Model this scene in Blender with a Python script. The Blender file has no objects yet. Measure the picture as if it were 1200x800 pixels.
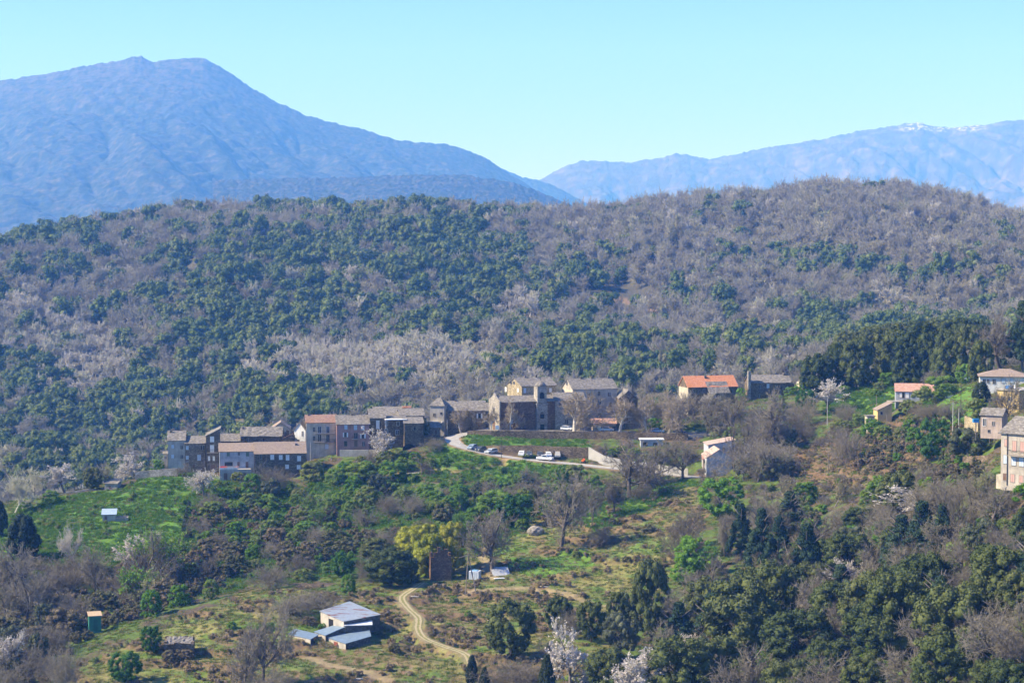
import bpy, bmesh, math, random
import numpy as np
from mathutils import Vector, Matrix

# ------------------------------------------------------------------ scene, camera, light, exposure
scene = bpy.context.scene
COL = scene.collection
rad = math.radians
FPX, CX, CY, HOR = 2337.0, 600.0, 400.0, 280.0        # focal length in px of the 1200 wide photo, centre, horizon row
PITCH = math.atan((CY - HOR) / FPX)
cam_d = bpy.data.cameras.new('camera'); cam = bpy.data.objects.new('camera', cam_d); COL.objects.link(cam)
cam_d.sensor_width = 36.0; cam_d.lens = FPX * 36.0 / 1200.0
cam_d.clip_start = 1.0; cam_d.clip_end = 60000.0
cam.location = (0, 0, 0); cam.rotation_euler = (math.pi / 2 - PITCH, 0, 0)
scene.camera = cam

SUN_AZ = (-0.99, -0.10); SUN_EL = rad(40)
n_ = math.hypot(*SUN_AZ)
SUN = Vector((SUN_AZ[0] / n_ * math.cos(SUN_EL), SUN_AZ[1] / n_ * math.cos(SUN_EL), math.sin(SUN_EL)))
sl = bpy.data.lights.new('sun', 'SUN'); so = bpy.data.objects.new('sun', sl); COL.objects.link(so)
sl.energy = 5.0; sl.angle = rad(0.53); sl.color = (1.0, 0.93, 0.80)
so.rotation_euler = SUN.to_track_quat('Z', 'Y').to_euler(); so.location = (-300, 300, 900)

world = bpy.data.worlds.new('World'); scene.world = world; world.use_nodes = True
wn = world.node_tree.nodes; wl = world.node_tree.links
bg = wn['Background']; sky = wn.new('ShaderNodeTexSky'); sky.sky_type = 'NISHITA'; sky.sun_disc = False
sky.sun_elevation = SUN_EL; sky.sun_rotation = math.atan2(SUN.x, SUN.y)
sky.altitude = 600; sky.air_density = 1.0; sky.dust_density = 0.0; sky.ozone_density = 5.0
tint = wn.new('ShaderNodeMix'); tint.data_type = 'RGBA'; tint.blend_type = 'MULTIPLY'; tint.inputs[0].default_value = 1.0
tint.inputs[7].default_value = (0.73, 0.915, 1.52, 1); wl.new(sky.outputs[0], tint.inputs[6])   # the clear cyan cast of this air
wl.new(tint.outputs[2], bg.inputs[0]); bg.inputs[1].default_value = 0.083

vs = scene.view_settings; vs.view_transform = 'Standard'; vs.look = 'None'; vs.exposure = 1.0; vs.gamma = 1.0
vs.use_curve_mapping = False
cy = scene.cycles
cy.max_bounces = 6; cy.diffuse_bounces = 3; cy.glossy_bounces = 2; cy.transmission_bounces = 2; cy.transparent_max_bounces = 4
cy.volume_bounces = 3; cy.use_denoising = True
try: cy.denoiser = 'OPENIMAGEDENOISE'; cy.denoising_input_passes = 'RGB_ALBEDO_NORMAL'
except Exception: pass
HAZE_DENSITY = 1.35e-4

# ------------------------------------------------------------------ projection helpers (photo pixel <-> place)
_f = np.array([0, math.cos(PITCH), -math.sin(PITCH)]); _u = np.array([0, math.sin(PITCH), math.cos(PITCH)])
def P(px, py, Y):
    r = np.array([(px - CX) / FPX, 0, 0]) + _u * ((CY - py) / FPX) + _f
    return r * (Y / r[1])
def proj(x, y, z):
    dep = y * _f[1] + z * _f[2]; up = y * _u[1] + z * _u[2]
    return CX + FPX * x / dep, CY - FPX * up / dep
def mpp(Y): return Y / FPX                                # metres per photo pixel at distance Y

# ------------------------------------------------------------------ noise in numpy
def _hash(ix, iy, seed):
    h = (ix * 374761393 + iy * 668265263 + seed * 1442695041) & 0xFFFFFFFF
    h = ((h ^ (h >> 13)) * 1274126177) & 0xFFFFFFFF
    return ((h ^ (h >> 16)) & 0xFFFFFF) / float(0xFFFFFF)
def vnoise(x, y, seed=0):
    x = np.asarray(x, float); y = np.asarray(y, float)
    ix = np.floor(x).astype(np.int64); iy = np.floor(y).astype(np.int64)
    fx = x - ix; fy = y - iy; fx = fx * fx * (3 - 2 * fx); fy = fy * fy * (3 - 2 * fy)
    a = _hash(ix, iy, seed); b = _hash(ix + 1, iy, seed); c = _hash(ix, iy + 1, seed); d = _hash(ix + 1, iy + 1, seed)
    return (a * (1 - fx) + b * fx) * (1 - fy) + (c * (1 - fx) + d * fx) * fy
def fbm(x, y, seed=0, o=4):
    s = 0; a = 0.5; t = 0
    for k in range(o):
        s = s + a * vnoise(np.asarray(x) * 2 ** k, np.asarray(y) * 2 ** k, seed + k * 17); t += a; a *= 0.5
    return s / t
def sstep(a, b, x):
    t = np.clip((x - a) / (b - a), 0, 1); return t * t * (3 - 2 * t)
def inpoly(px, py, poly):
    px = np.asarray(px); py = np.asarray(py); ins = np.zeros(px.shape, bool); n = len(poly)
    for i in range(n):
        x1, y1 = poly[i]; x2, y2 = poly[(i + 1) % n]
        if y1 == y2: continue
        c = ((y1 > py) != (y2 > py)) & (px < (x2 - x1) * (py - y1) / (y2 - y1) + x1)
        ins ^= c
    return ins
def polydist(x, y, pts):
    """distance to a polyline and the height of the nearest point on it (pts: N x 3)"""
    best = np.full(np.shape(x), 1e9); zz = np.zeros(np.shape(x))
    for (a, b) in zip(pts[:-1], pts[1:]):
        dx, dy = b[0] - a[0], b[1] - a[1]; L = dx * dx + dy * dy + 1e-9
        t = np.clip(((x - a[0]) * dx + (y - a[1]) * dy) / L, 0, 1)
        d = np.hypot(x - a[0] - t * dx, y - a[1] - t * dy); m = d < best
        best = np.where(m, d, best); zz = np.where(m, a[2] + t * (b[2] - a[2]), zz)
    return best, zz

# ------------------------------------------------------------------ object helpers
def tag(o, label=None, cat=None, group=None, kind=None):
    if label: o['label'] = label
    if cat: o['category'] = cat
    if group: o['group'] = group
    if kind: o['kind'] = kind
    return o
def empty(name, loc, rz=0, scl=None):
    o = bpy.data.objects.new(name, None); COL.objects.link(o); o.location = loc; o.rotation_euler = (0, 0, rz)
    if scl is not None: o.scale = scl
    o.empty_display_size = 0.2
    return o
def link(name, me, parent=None):
    o = bpy.data.objects.new(name, me); COL.objects.link(o)
    if parent is not None: o.parent = parent
    return o
def mesh_np(name, V, F, mats, midx=None, smooth=False):
    """V (N,3), F (M,k) array or list of index lists"""
    me = bpy.data.meshes.new(name)
    V = np.asarray(V, np.float32)
    if isinstance(F, np.ndarray):
        k = F.shape[1]; M = F.shape[0]
        me.vertices.add(len(V)); me.vertices.foreach_set('co', V.ravel())
        me.loops.add(M * k); me.loops.foreach_set('vertex_index', F.astype(np.int32).ravel())
        me.polygons.add(M); me.polygons.foreach_set('loop_start', np.arange(0, M * k, k, dtype=np.int32))
        if midx is not None: me.polygons.foreach_set('material_index', np.asarray(midx, np.int32))
        me.update(calc_edges=True)
    else:
        me.from_pydata([tuple(map(float, v)) for v in V], [], F)
        if midx is not None:
            for p, i in zip(me.polygons, midx): p.material_index = int(i)
    if smooth: me.polygons.foreach_set('use_smooth', np.ones(len(me.polygons), bool))
    for m in (mats if isinstance(mats, (list, tuple)) else [mats]): me.materials.append(m)
    return me

class MB:
    """collects simple solids into one mesh"""
    def __init__(s): s.v = []; s.f = []
    def poly(s, pts):
        b = len(s.v); s.v += [tuple(p) for p in pts]; s.f.append(list(range(b, b + len(pts))))
    def box(s, x0, x1, y0, y1, z0, z1):
        b = len(s.v)
        s.v += [(x, y, z) for z in (z0, z1) for (x, y) in ((x0, y0), (x1, y0), (x1, y1), (x0, y1))]
        s.f += [[b + i for i in q] for q in ((3, 2, 1, 0), (4, 5, 6, 7), (0, 1, 5, 4), (1, 2, 6, 5), (2, 3, 7, 6), (3, 0, 4, 7))]
        return s
    def prism(s, bottom, top):
        n = len(bottom); b = len(s.v); s.v += [tuple(p) for p in bottom] + [tuple(p) for p in top]
        s.f.append([b + n - 1 - i for i in range(n)]); s.f.append([b + n + i for i in range(n)])
        for i in range(n):
            j = (i + 1) % n; s.f.append([b + i, b + j, b + n + j, b + n + i])
        return s
    def tube(s, pts, rads, n=6, cap=True):
        pts = [Vector(p) for p in pts]; b0 = len(s.v)
        for i, p in enumerate(pts):
            d = (pts[min(i + 1, len(pts) - 1)] - pts[max(i - 1, 0)]).normalized()
            a = d.orthogonal().normalized() if i == 0 else (a - d * a.dot(d)).normalized()
            c = d.cross(a)
            r = rads[i] if hasattr(rads, '__len__') else rads
            for k in range(n):
                t = 2 * math.pi * k / n; s.v.append(tuple(p + a * (r * math.cos(t)) + c * (r * math.sin(t))))
        for i in range(len(pts) - 1):
            for k in range(n):
                q = (k + 1) % n; s.f.append([b0 + i * n + k, b0 + i * n + q, b0 + (i + 1) * n + q, b0 + (i + 1) * n + k])
        if cap:
            s.f.append([b0 + n - 1 - k for k in range(n)]); s.f.append([b0 + (len(pts) - 1) * n + k for k in range(n)])
        return s
    def build(s, name, m, parent=None, smooth=False):
        me = mesh_np(name, np.array(s.v), s.f, m, smooth=smooth)
        return link(name, me, parent)

# ------------------------------------------------------------------ materials
def _nodes(name):
    m = bpy.data.materials.new(name); m.use_nodes = True
    nt = m.node_tree; b = nt.nodes['Principled BSDF']; b.inputs['Roughness'].default_value = 0.9
    b.inputs['Specular IOR Level'].default_value = 0.2
    return m, nt, b
def N(nt, typ, **kw):
    n = nt.nodes.new(typ)
    for k, v in kw.items():
        if k in n.inputs: n.inputs[k].default_value = v
        else: setattr(n, k, v)
    return n
def mixc(nt, fac, a, b, blend='MIX'):
    m = nt.nodes.new('ShaderNodeMix'); m.data_type = 'RGBA'; m.blend_type = blend
    def put(s, v):
        if isinstance(v, bpy.types.NodeSocket): nt.links.new(v, s)
        elif isinstance(v, (int, float)): s.default_value = v
        else: s.default_value = (*v[:3], 1)
    put(m.inputs[0], fac); put(m.inputs[6], a); put(m.inputs[7], b)
    return m.outputs[2]
def ramp(nt, fac, stops):
    r = nt.nodes.new('ShaderNodeValToRGB'); e = r.color_ramp.elements
    while len(e) < len(stops): e.new(0.5)
    for k, (p, c) in zip(e, stops):
        k.position = p; k.color = (*c[:3], 1) if hasattr(c, '__len__') else (c, c, c, 1)
    nt.links.new(fac, r.inputs[0]); return r.outputs[0]
def objcoord(nt): return nt.nodes.new('ShaderNodeTexCoord').outputs['Object']
def noise(nt, vec, scale, detail=3, rough=0.6):
    n = N(nt, 'ShaderNodeTexNoise', Scale=scale, Detail=detail, Roughness=rough)
    if vec is not None: nt.links.new(vec, n.inputs['Vector'])
    return n.outputs[0]
_mc = {}
def plain(name, c, rough=0.8, metal=0.0, var=0.12, scale=1.5, spec=0.3):
    if name in _mc: return _mc[name]
    m, nt, b = _nodes(name)
    f = ramp(nt, noise(nt, objcoord(nt), scale, 5), [(0.3, [k * (1 - var) for k in c]), (0.7, [min(1, k * (1 + var)) for k in c])])
    nt.links.new(f, b.inputs['Base Color']); b.inputs['Roughness'].default_value = rough; b.inputs['Metallic'].default_value = metal
    b.inputs['Specular IOR Level'].default_value = spec
    _mc[name] = m; return m
def plaster(name, c, stain=0.5):
    if name in _mc: return _mc[name]
    m, nt, b = _nodes(name); o = objcoord(nt)
    base = ramp(nt, noise(nt, o, 0.45, 6, 0.65), [(0.3, [k * 0.58 for k in c]), (0.55, c), (0.8, [min(1, k * 1.18) for k in c])])
    mp = N(nt, 'ShaderNodeMapping'); mp.inputs['Scale'].default_value = (1.6, 1.6, 0.18); nt.links.new(o, mp.inputs[0])
    st = ramp(nt, noise(nt, mp.outputs[0], 1.3, 4), [(0.45, 0.0), (0.75, stain)])
    col = mixc(nt, st, base, [k * 0.5 for k in c])
    nt.links.new(col, b.inputs['Base Color'])
    bp = N(nt, 'ShaderNodeBump', Strength=0.4, Distance=0.05); nt.links.new(noise(nt, o, 4, 4), bp.inputs['Height']); nt.links.new(bp.outputs[0], b.inputs['Normal'])
    _mc[name] = m; return m
def stone(name, c1, c2, c3, scale=2.2):
    if name in _mc: return _mc[name]
    m, nt, b = _nodes(name); o = objcoord(nt)
    mp = N(nt, 'ShaderNodeMapping'); mp.inputs['Scale'].default_value = (1, 1, 1.7); nt.links.new(o, mp.inputs[0])
    v = N(nt, 'ShaderNodeTexVoronoi', Scale=scale); nt.links.new(mp.outputs[0], v.inputs['Vector'])
    sep = N(nt, 'ShaderNodeSeparateColor'); nt.links.new(v.outputs['Color'], sep.inputs[0])
    cell = ramp(nt, sep.outputs[0], [(0.0, c1), (0.5, c2), (1.0, c3)])
    big = ramp(nt, noise(nt, o, 0.3, 5, 0.7), [(0.3, 0.5), (0.7, 1.15)])
    col = mixc(nt, 1.0, cell, big, 'MULTIPLY')
    edge = ramp(nt, v.outputs['Distance'], [(0.25, 1.0), (0.6, 0.62)])
    col = mixc(nt, 1.0, col, edge, 'MULTIPLY')
    nt.links.new(col, b.inputs['Base Color'])
    bp = N(nt, 'ShaderNodeBump', Strength=0.7, Distance=0.08); nt.links.new(edge, bp.inputs['Height']); nt.links.new(bp.outputs[0], b.inputs['Normal'])
    _mc[name] = m; return m
def tiles(name, c1, c2, c3, sx=2.5, sy=3.0, ridge=False):
    if name in _mc: return _mc[name]
    m, nt, b = _nodes(name); o = objcoord(nt)
    br = N(nt, 'ShaderNodeTexBrick', Scale=1.0); br.inputs['Brick Width'].default_value = 1.0 / sx * 1.3; br.inputs['Row Height'].default_value = 1.0 / sy
    br.inputs['Mortar Size'].default_value = 0.03; br.inputs['Mortar Smooth'].default_value = 0.5
    br.inputs['Color1'].default_value = (0, 0, 0, 1); br.inputs['Color2'].default_value = (1, 1, 1, 1); br.inputs['Mortar'].default_value = (0.2, 0.2, 0.2, 1)
    nt.links.new(o, br.inputs['Vector'])
    sep = N(nt, 'ShaderNodeSeparateColor'); nt.links.new(br.outputs[0], sep.inputs[0])
    mixf = N(nt, 'ShaderNodeMath', operation='MULTIPLY_ADD'); nt.links.new(sep.outputs[0], mixf.inputs[0]); mixf.inputs[1].default_value = 0.45
    nz = noise(nt, o, 1.3, 6, 0.75); sc = N(nt, 'ShaderNodeMath', operation='MULTIPLY'); nt.links.new(nz, sc.inputs[0]); sc.inputs[1].default_value = 0.6
    nt.links.new(sc.outputs[0], mixf.inputs[2])
    col = ramp(nt, mixf.outputs[0], [(0.2, c1), (0.5, c2), (0.85, c3)])
    nt.links.new(col, b.inputs['Base Color'])
    bp = N(nt, 'ShaderNodeBump', Strength=0.8, Distance=0.06); nt.links.new(br.outputs['Fac'], bp.inputs['Height']); bp.invert = True; nt.links.new(bp.outputs[0], b.inputs['Normal'])
    _mc[name] = m; return m
def foliage(name, stops, transl=0.25, scale=3.0, rnd=1.0, rough=0.7):
    """leaf colour: each plant has its own tone (object random), leaves vary inside it"""
    m, nt, b = _nodes(name)
    oi = N(nt, 'ShaderNodeObjectInfo'); o = objcoord(nt)
    wn_ = N(nt, 'ShaderNodeTexWhiteNoise', noise_dimensions='3D')
    geo = N(nt, 'ShaderNodeNewGeometry')
    a = N(nt, 'ShaderNodeMath', operation='MULTIPLY'); nt.links.new(oi.outputs['Random'], a.inputs[0]); a.inputs[1].default_value = 0.55 * rnd
    c = N(nt, 'ShaderNodeMath', operation='MULTIPLY_ADD'); nt.links.new(geo.outputs['Random Per Island'], c.inputs[0]); c.inputs[1].default_value = 0.25; nt.links.new(a.outputs[0], c.inputs[2])
    d = N(nt, 'ShaderNodeMath', operation='MULTIPLY_ADD'); nt.links.new(noise(nt, o, scale, 2), d.inputs[0]); d.inputs[1].default_value = 0.35; nt.links.new(c.outputs[0], d.inputs[2])
    col = ramp(nt, d.outputs[0], stops)
    nt.links.new(col, b.inputs['Base Color']); b.inputs['Roughness'].default_value = rough
    if transl:
        out = nt.nodes['Material Output']; t = N(nt, 'ShaderNodeBsdfTranslucent'); nt.links.new(col, t.inputs[0])
        mx = N(nt, 'ShaderNodeMixShader'); mx.inputs[0].default_value = transl
        nt.links.new(b.outputs[0], mx.inputs[1]); nt.links.new(t.outputs[0], mx.inputs[2]); nt.links.new(mx.outputs[0], out.inputs[0])
    nt.nodes.remove(wn_)
    return m
# ------------------------------------------------------------------ the terrain
# each row: where the ground lies in the view (column, row) and how far it is (metres)
CTRL = [(0,830,390),(150,815,395),(300,810,385),(450,810,385),(600,815,375),(750,830,365),(900,850,350),(1050,860,330),
 (50,760,430),(110,741,440),(210,766,415),(300,758,413),(490,748,430),(600,740,425),(700,745,420),(800,770,405),(950,790,385),
 (230,718,440),(300,702,448),(400,695,455),(490,690,460),(545,695,460),(640,690,462),(760,700,455),(860,700,440),(960,720,420),
 (40,720,472),(150,702,477),(200,700,478),(260,688,487),(340,676,492),
 (30,660,510),(100,650,515),(200,655,512),(300,650,515),(400,655,503),(450,668,492),(515,676,480),(575,670,480),(657,643,498),(760,640,490),(860,650,470),(960,660,450),(1080,670,405),
 (40,625,540),(130,605,550),(220,608,550),(330,608,552),(430,605,548),(540,602,542),(650,600,535),(760,590,530),(840,600,515),(940,600,498),(1050,610,450),(1120,605,420),
 (0,588,592),(60,580,592),(130,574,592),(220,559,595),(330,568,587),(430,560,587),(530,555,584),(640,560,572),(740,562,570),(840,558,558),(930,545,550),(1000,545,530),(1090,545,490),(1145,550,455),
 (1200,860,290),(1200,800,305),(1200,730,325),(1200,670,345),(1200,600,366),(1200,567,382),(1185,566,384),(1200,510,430),(1200,480,460),(1200,455,490),(1110,860,312),(1110,800,332),(1110,730,362),
 (1240,520,430),(1300,560,380),(1300,455,490),(1300,700,320),
 (190,548,602),(300,558,598),(358,556,600),(370,528,616),(410,525,615),(470,524,612),(505,511,622),(540,503,630),(580,505,624),(640,505,622),(700,505,620),(800,507,615),(870,498,615),
 (575,519.5,614),(640,520,612),(700,520.5,610),(760,522,606),(540,519,607),(560,527,602),(600,536,596),(650,541,592),(700,545,586),(750,551,578),(800,557,570),
 (540,522,603),(600,522,611),(680,522,609),(760,530,600),
 (830,476,658),(905,466,662),(950,462,655),(1000,478,625),(1000,455,662),(1070,469,590),(1120,455,600),(1040,443,685),(1140,440,640),(1170,442,560),(950,510,592),(1020,515,560),(1080,500,540),
 (403,767,413),(364,764,415),(446,735,431),(410,731,440),(372,727.5,433.5),(388,732.5,428),(348,743,429),(112,741,440)]
WORLD_CTRL = [(0,0,-150),(-150,0,-150),(150,0,-150),(0,150,-140),(-120,150,-140),(120,150,-140),(0,270,-116),(-90,270,-112),(90,270,-92),(-160,300,-112)]
def _hillpts():
    out = []
    cols = [-350,-150,0,150,300,450,600,750,900,1050,1200,1350,1550]
    back = [650,650,645,650,660,665,662,655,640,600,590,590,590]
    foot = [640,610,592,590,562,532,502,482,455,425,420,420,420]
    mid  = [480,455,440,420,410,390,380,370,350,330,330,335,340]
    rid  = [350,315,287,261,252,247,254,252,241,233,257,285,330]
    for c, b, f, m, r in zip(cols, back, foot, mid, rid):
        if c < 850: out.append((c, b, 700))
        out += [(c, f, 900), (c, m, 1300), (c, r, 1800), (c, r + 45, 2120), (c, r + 120, 2700)]
    return out
_c = np.array([P(*t) for t in CTRL + _hillpts()] + [np.array(w, float) for w in WORLD_CTRL])
_mq = 18.0
def _ker(dx, dy): return np.sqrt(dx * dx + dy * dy + _mq * _mq)
_A = _ker(_c[:, 0][:, None] - _c[:, 0][None], _c[:, 1][:, None] - _c[:, 1][None])
_n = len(_c)
_M = np.zeros((_n + 3, _n + 3)); _M[:_n, :_n] = _A - np.eye(_n) * 6.0
_M[:_n, _n:] = np.c_[np.ones(_n), _c[:, :2]]; _M[_n:, :_n] = _M[:_n, _n:].T
_w = np.linalg.solve(_M, np.r_[_c[:, 2], 0, 0, 0])
def zbase(x, y):
    x = np.asarray(x, float).ravel(); y = np.asarray(y, float).ravel(); out = np.empty(len(x))
    for s in range(0, len(x), 20000):
        xs, ys = x[s:s + 20000], y[s:s + 20000]
        out[s:s + 20000] = _ker(xs[:, None] - _c[:, 0], ys[:, None] - _c[:, 1]) @ _w[:_n] + _w[_n] + _w[_n + 1] * xs + _w[_n + 2] * ys
    return out
def hit_base(px, py, f, y0=300.0, y1=760.0):
    Y = np.arange(y0, y1, 1.0); r = P(px, py, 1.0)
    zr = r[2] * Y; zg = f(r[0] * Y, Y); k = np.nonzero(zr <= zg)[0]
    if len(k) == 0: k = [int(np.argmin(zr - zg))]; i = k[0]; return np.array([r[0] * Y[i], Y[i], zg[i]])
    k = k[0]
    if k == 0: return np.array([r[0] * Y[0], Y[0], zg[0]])
    a = zr[k - 1] - zg[k - 1]; b = zr[k] - zg[k]; t = a / (a - b + 1e-9); y = Y[k - 1] + t
    return np.array([r[0] * y, y, r[2] * y])
def path(pts, step=1.5):
    """pixel polyline with distances -> dense world polyline"""
    q = [P(*p) for p in pts]; out = []
    for i in range(len(q) - 1):
        p0 = q[max(i - 1, 0)]; p1 = q[i]; p2 = q[i + 1]; p3 = q[min(i + 2, len(q) - 1)]
        n = max(2, int(np.linalg.norm(p2 - p1) / step))
        for k in range(n):
            t = k / n
            out.append(0.5 * ((2 * p1) + (-p0 + p2) * t + (2 * p0 - 5 * p1 + 4 * p2 - p3) * t * t + (-p0 + 3 * p1 - 3 * p2 + p3) * t ** 3))
    out.append(q[-1]); return np.array(out)
ROAD = path([(588,499,640),(548,508,628),(530,513,617),(536,521,606),(556,527.5,601),(580,533,597),(610,537.5,594),(645,541,591),(690,545.5,585),(740,551,577),(800,557.5,569),(850,562,562)])
LANE = path([(440,563,588),(470,556,588),(505,553.5,589),(535,555,586),(560,552,588),(585,547,590)])
TERR = path([(575,504.5,624),(640,505,622),(700,505.5,619),(760,507,615),(815,508.5,612)])
def hb(pts): return np.array([hit_base(a, b, zbase) for a, b in pts])
def curve_on(pts, step=1.2):
    q = hb(pts); out = []
    for i in range(len(q) - 1):
        p0 = q[max(i - 1, 0)]; p1 = q[i]; p2 = q[i + 1]; p3 = q[min(i + 2, len(q) - 1)]
        n = max(2, int(np.linalg.norm(p2 - p1) / step))
        for k in range(n):
            t = k / n
            out.append(0.5 * ((2 * p1) + (-p0 + p2) * t + (2 * p0 - 5 * p1 + 4 * p2 - p3) * t * t + (-p0 + 3 * p1 - 3 * p2 + p3) * t ** 3))
    out.append(q[-1]); return np.array(out)
TRACK = curve_on([(495,683),(484,690),(471,700),(478,712),(490,724),(490,737),(498,748),(520,757),(545,766),(552,778)])
TRACK2 = curve_on([(582,678),(572,664),(566,650),(574,640)])
TRACK3 = curve_on([(545,694),(600,688),(650,692),(690,702),(730,708)])
YARD = curve_on([(362,768),(392,778),(420,786),(452,796)])
KNOLL = [(60,790),(150,752),(235,712),(300,692),(400,690),(470,668),(500,672),(560,640),(640,600),(720,560),(800,548),(830,600),(800,660),(760,700),(720,760),(600,830),(60,860)]
RSLOPE = [(920,570),(930,530),(985,500),(1010,505),(1090,470),(1120,500),(1080,545),(1000,580)]
MEADOW = [(-60,640),(0,606),(60,585),(110,572),(165,563),(228,553),(224,590),(212,650),(120,664),(60,668),(-60,680)]
GTERR = [(965,486),(970,455),(1000,440),(1048,445),(1050,480),(1000,490)]
def terrace(z, m, h, lo):
    t = z / h; fr = t - np.floor(t); zz = h * (np.floor(t) + sstep(lo, 0.97, fr)); return z + m * (zz - z), sstep(lo - 0.05, lo + 0.1, fr) * (1 - sstep(0.96, 1.0, fr))
CREST = None
def zfull(x, y, want=False):
    shp = np.shape(x); x = np.asarray(x, float).ravel(); y = np.asarray(y, float).ravel()
    z = zbase(x, y)
    px, py = proj(x, y, z)
    wx = px + (fbm(x / 9, y / 9, 5) - .5) * 26; wy = py + (fbm(x / 9, y / 9, 9) - .5) * 16
    near = (y < 700)
    z = z + (fbm(x / 7, y / 7, 3, 3) - .5) * 1.1 * near + (fbm(x / 1.6, y / 1.6, 4, 2) - .5) * 0.5 * near
    hm_ = sstep(880, 1150, y) * (1 - 0.75 * sstep(1540, 1800, y))
    z = z + ((fbm(x / 100, y / 110, 21, 4) - .5) * 16 - np.abs(fbm((x + .3 * y) / 130, y / 640, 23, 3) - .5) * 95 + 11) * hm_
    if CREST is not None: z = z + np.interp(CX + FPX * x / np.maximum(y, 1), CREST[0], CREST[1]) * y / FPX * sstep(1160, 1660, y)
    zt = z + (fbm(x / 14, y / 14, 11) - .5) * 2.2
    m1 = inpoly(wx, wy, KNOLL) & (y < 640); m2 = inpoly(wx, wy, RSLOPE) & (y < 640); m3 = inpoly(wx, wy, MEADOW) & (y < 640); m4 = inpoly(px, py, GTERR) & (y < 720)
    brk = sstep(0.30, 0.55, fbm(x / 16, y / 16, 31))
    za, r1 = terrace(zt, 0.75 * m1 * brk, 1.9, 0.6); zb, r2 = terrace(zt, 0.8 * m2, 1.7, 0.55); zc, r3 = terrace(zt, 0.55 * m3 * brk, 1.5, 0.65); zd, r4 = terrace(zt, 0.9 * m4, 2.2, 0.6)
    z = z + (za - zt) * m1 + (zb - zt) * m2 + (zc - zt) * m3 + (zd - zt) * m4
    d1, z1 = polydist(x, y, ROAD); k = 1 - sstep(2.6, 5.5, d1); z = z * (1 - k) + z1 * k
    d2, z2 = polydist(x, y, LANE); k = 1 - sstep(1.8, 4, d2); z = z * (1 - k) + z2 * k
    d3, z3 = polydist(x, y, TERR); k = 1 - sstep(4.0, 5.4, d3); z = z * (1 - k) + z3 * k
    d4, z4 = polydist(x, y, TRACK); k = 1 - sstep(1.4, 2.6, d4); z = z * (1 - k) + z4 * k
    if want: return z, dict(px=px, py=py, wx=wx, wy=wy, m1=m1, m2=m2, m3=m3, m4=m4, r1=r1 * brk, r2=r2, r3=r3 * brk, r4=r4, d1=d1, d2=d2, d3=d3, d4=d4)
    return z.reshape(shp)
def _fit_crest():
    cols = np.arange(-350, 1560, 15.); Ys = np.arange(1300, 2120, 20.); want = np.interp(cols, [-350, 0, 30, 60, 100, 150, 200, 300, 400, 450, 500, 560, 640, 690, 720, 760, 800, 850, 900, 940, 980, 1020, 1060, 1100, 1130, 1160, 1185, 1200, 1350, 1560], [352, 293, 288, 280, 273, 265, 257, 254, 255, 255, 251, 257, 258, 259, 255, 250, 244, 241, 239, 234, 230, 229, 231, 236, 243, 254, 264, 266, 300, 345])
    for _ in range(2):
        u = (cols - CX) / FPX; X = (u[:, None] * Ys[None]); Yg = np.broadcast_to(Ys[None], X.shape); Z = zfull(X.ravel(), Yg.ravel()).reshape(X.shape)
        top = proj(X, Yg, Z)[1].min(1); d = top - want; old = CREST[1] if CREST is not None else 0
        yield (cols, old + d)
for c_ in _fit_crest(): CREST = c_
def hit(px, py, y0=300.0, y1=760.0): return hit_base(px, py, zfull, y0, y1)
def zat(x, y): return float(zfull(np.array([x]), np.array([y]))[0])

u_ = np.unique(np.concatenate([np.linspace(-.62, -.30, 40), np.linspace(-.30, .30, 860), np.linspace(.30, .62, 40)]))
Y_ = np.concatenate([np.arange(20, 290, 15.), np.arange(290, 690, .85), np.arange(690, 760, 2.), np.arange(760, 2000, 9.), np.arange(2000, 2900, 40.)])
UU, YY = np.meshgrid(u_, Y_); XX = UU * YY
GZ, G = zfull(XX, YY, True); GZ = GZ.reshape(XX.shape)
def grid_faces(r, c):
    i = np.arange(r * c).reshape(r, c); return np.stack([i[:-1, :-1], i[:-1, 1:], i[1:, 1:], i[1:, :-1]], -1).reshape(-1, 4)

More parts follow.
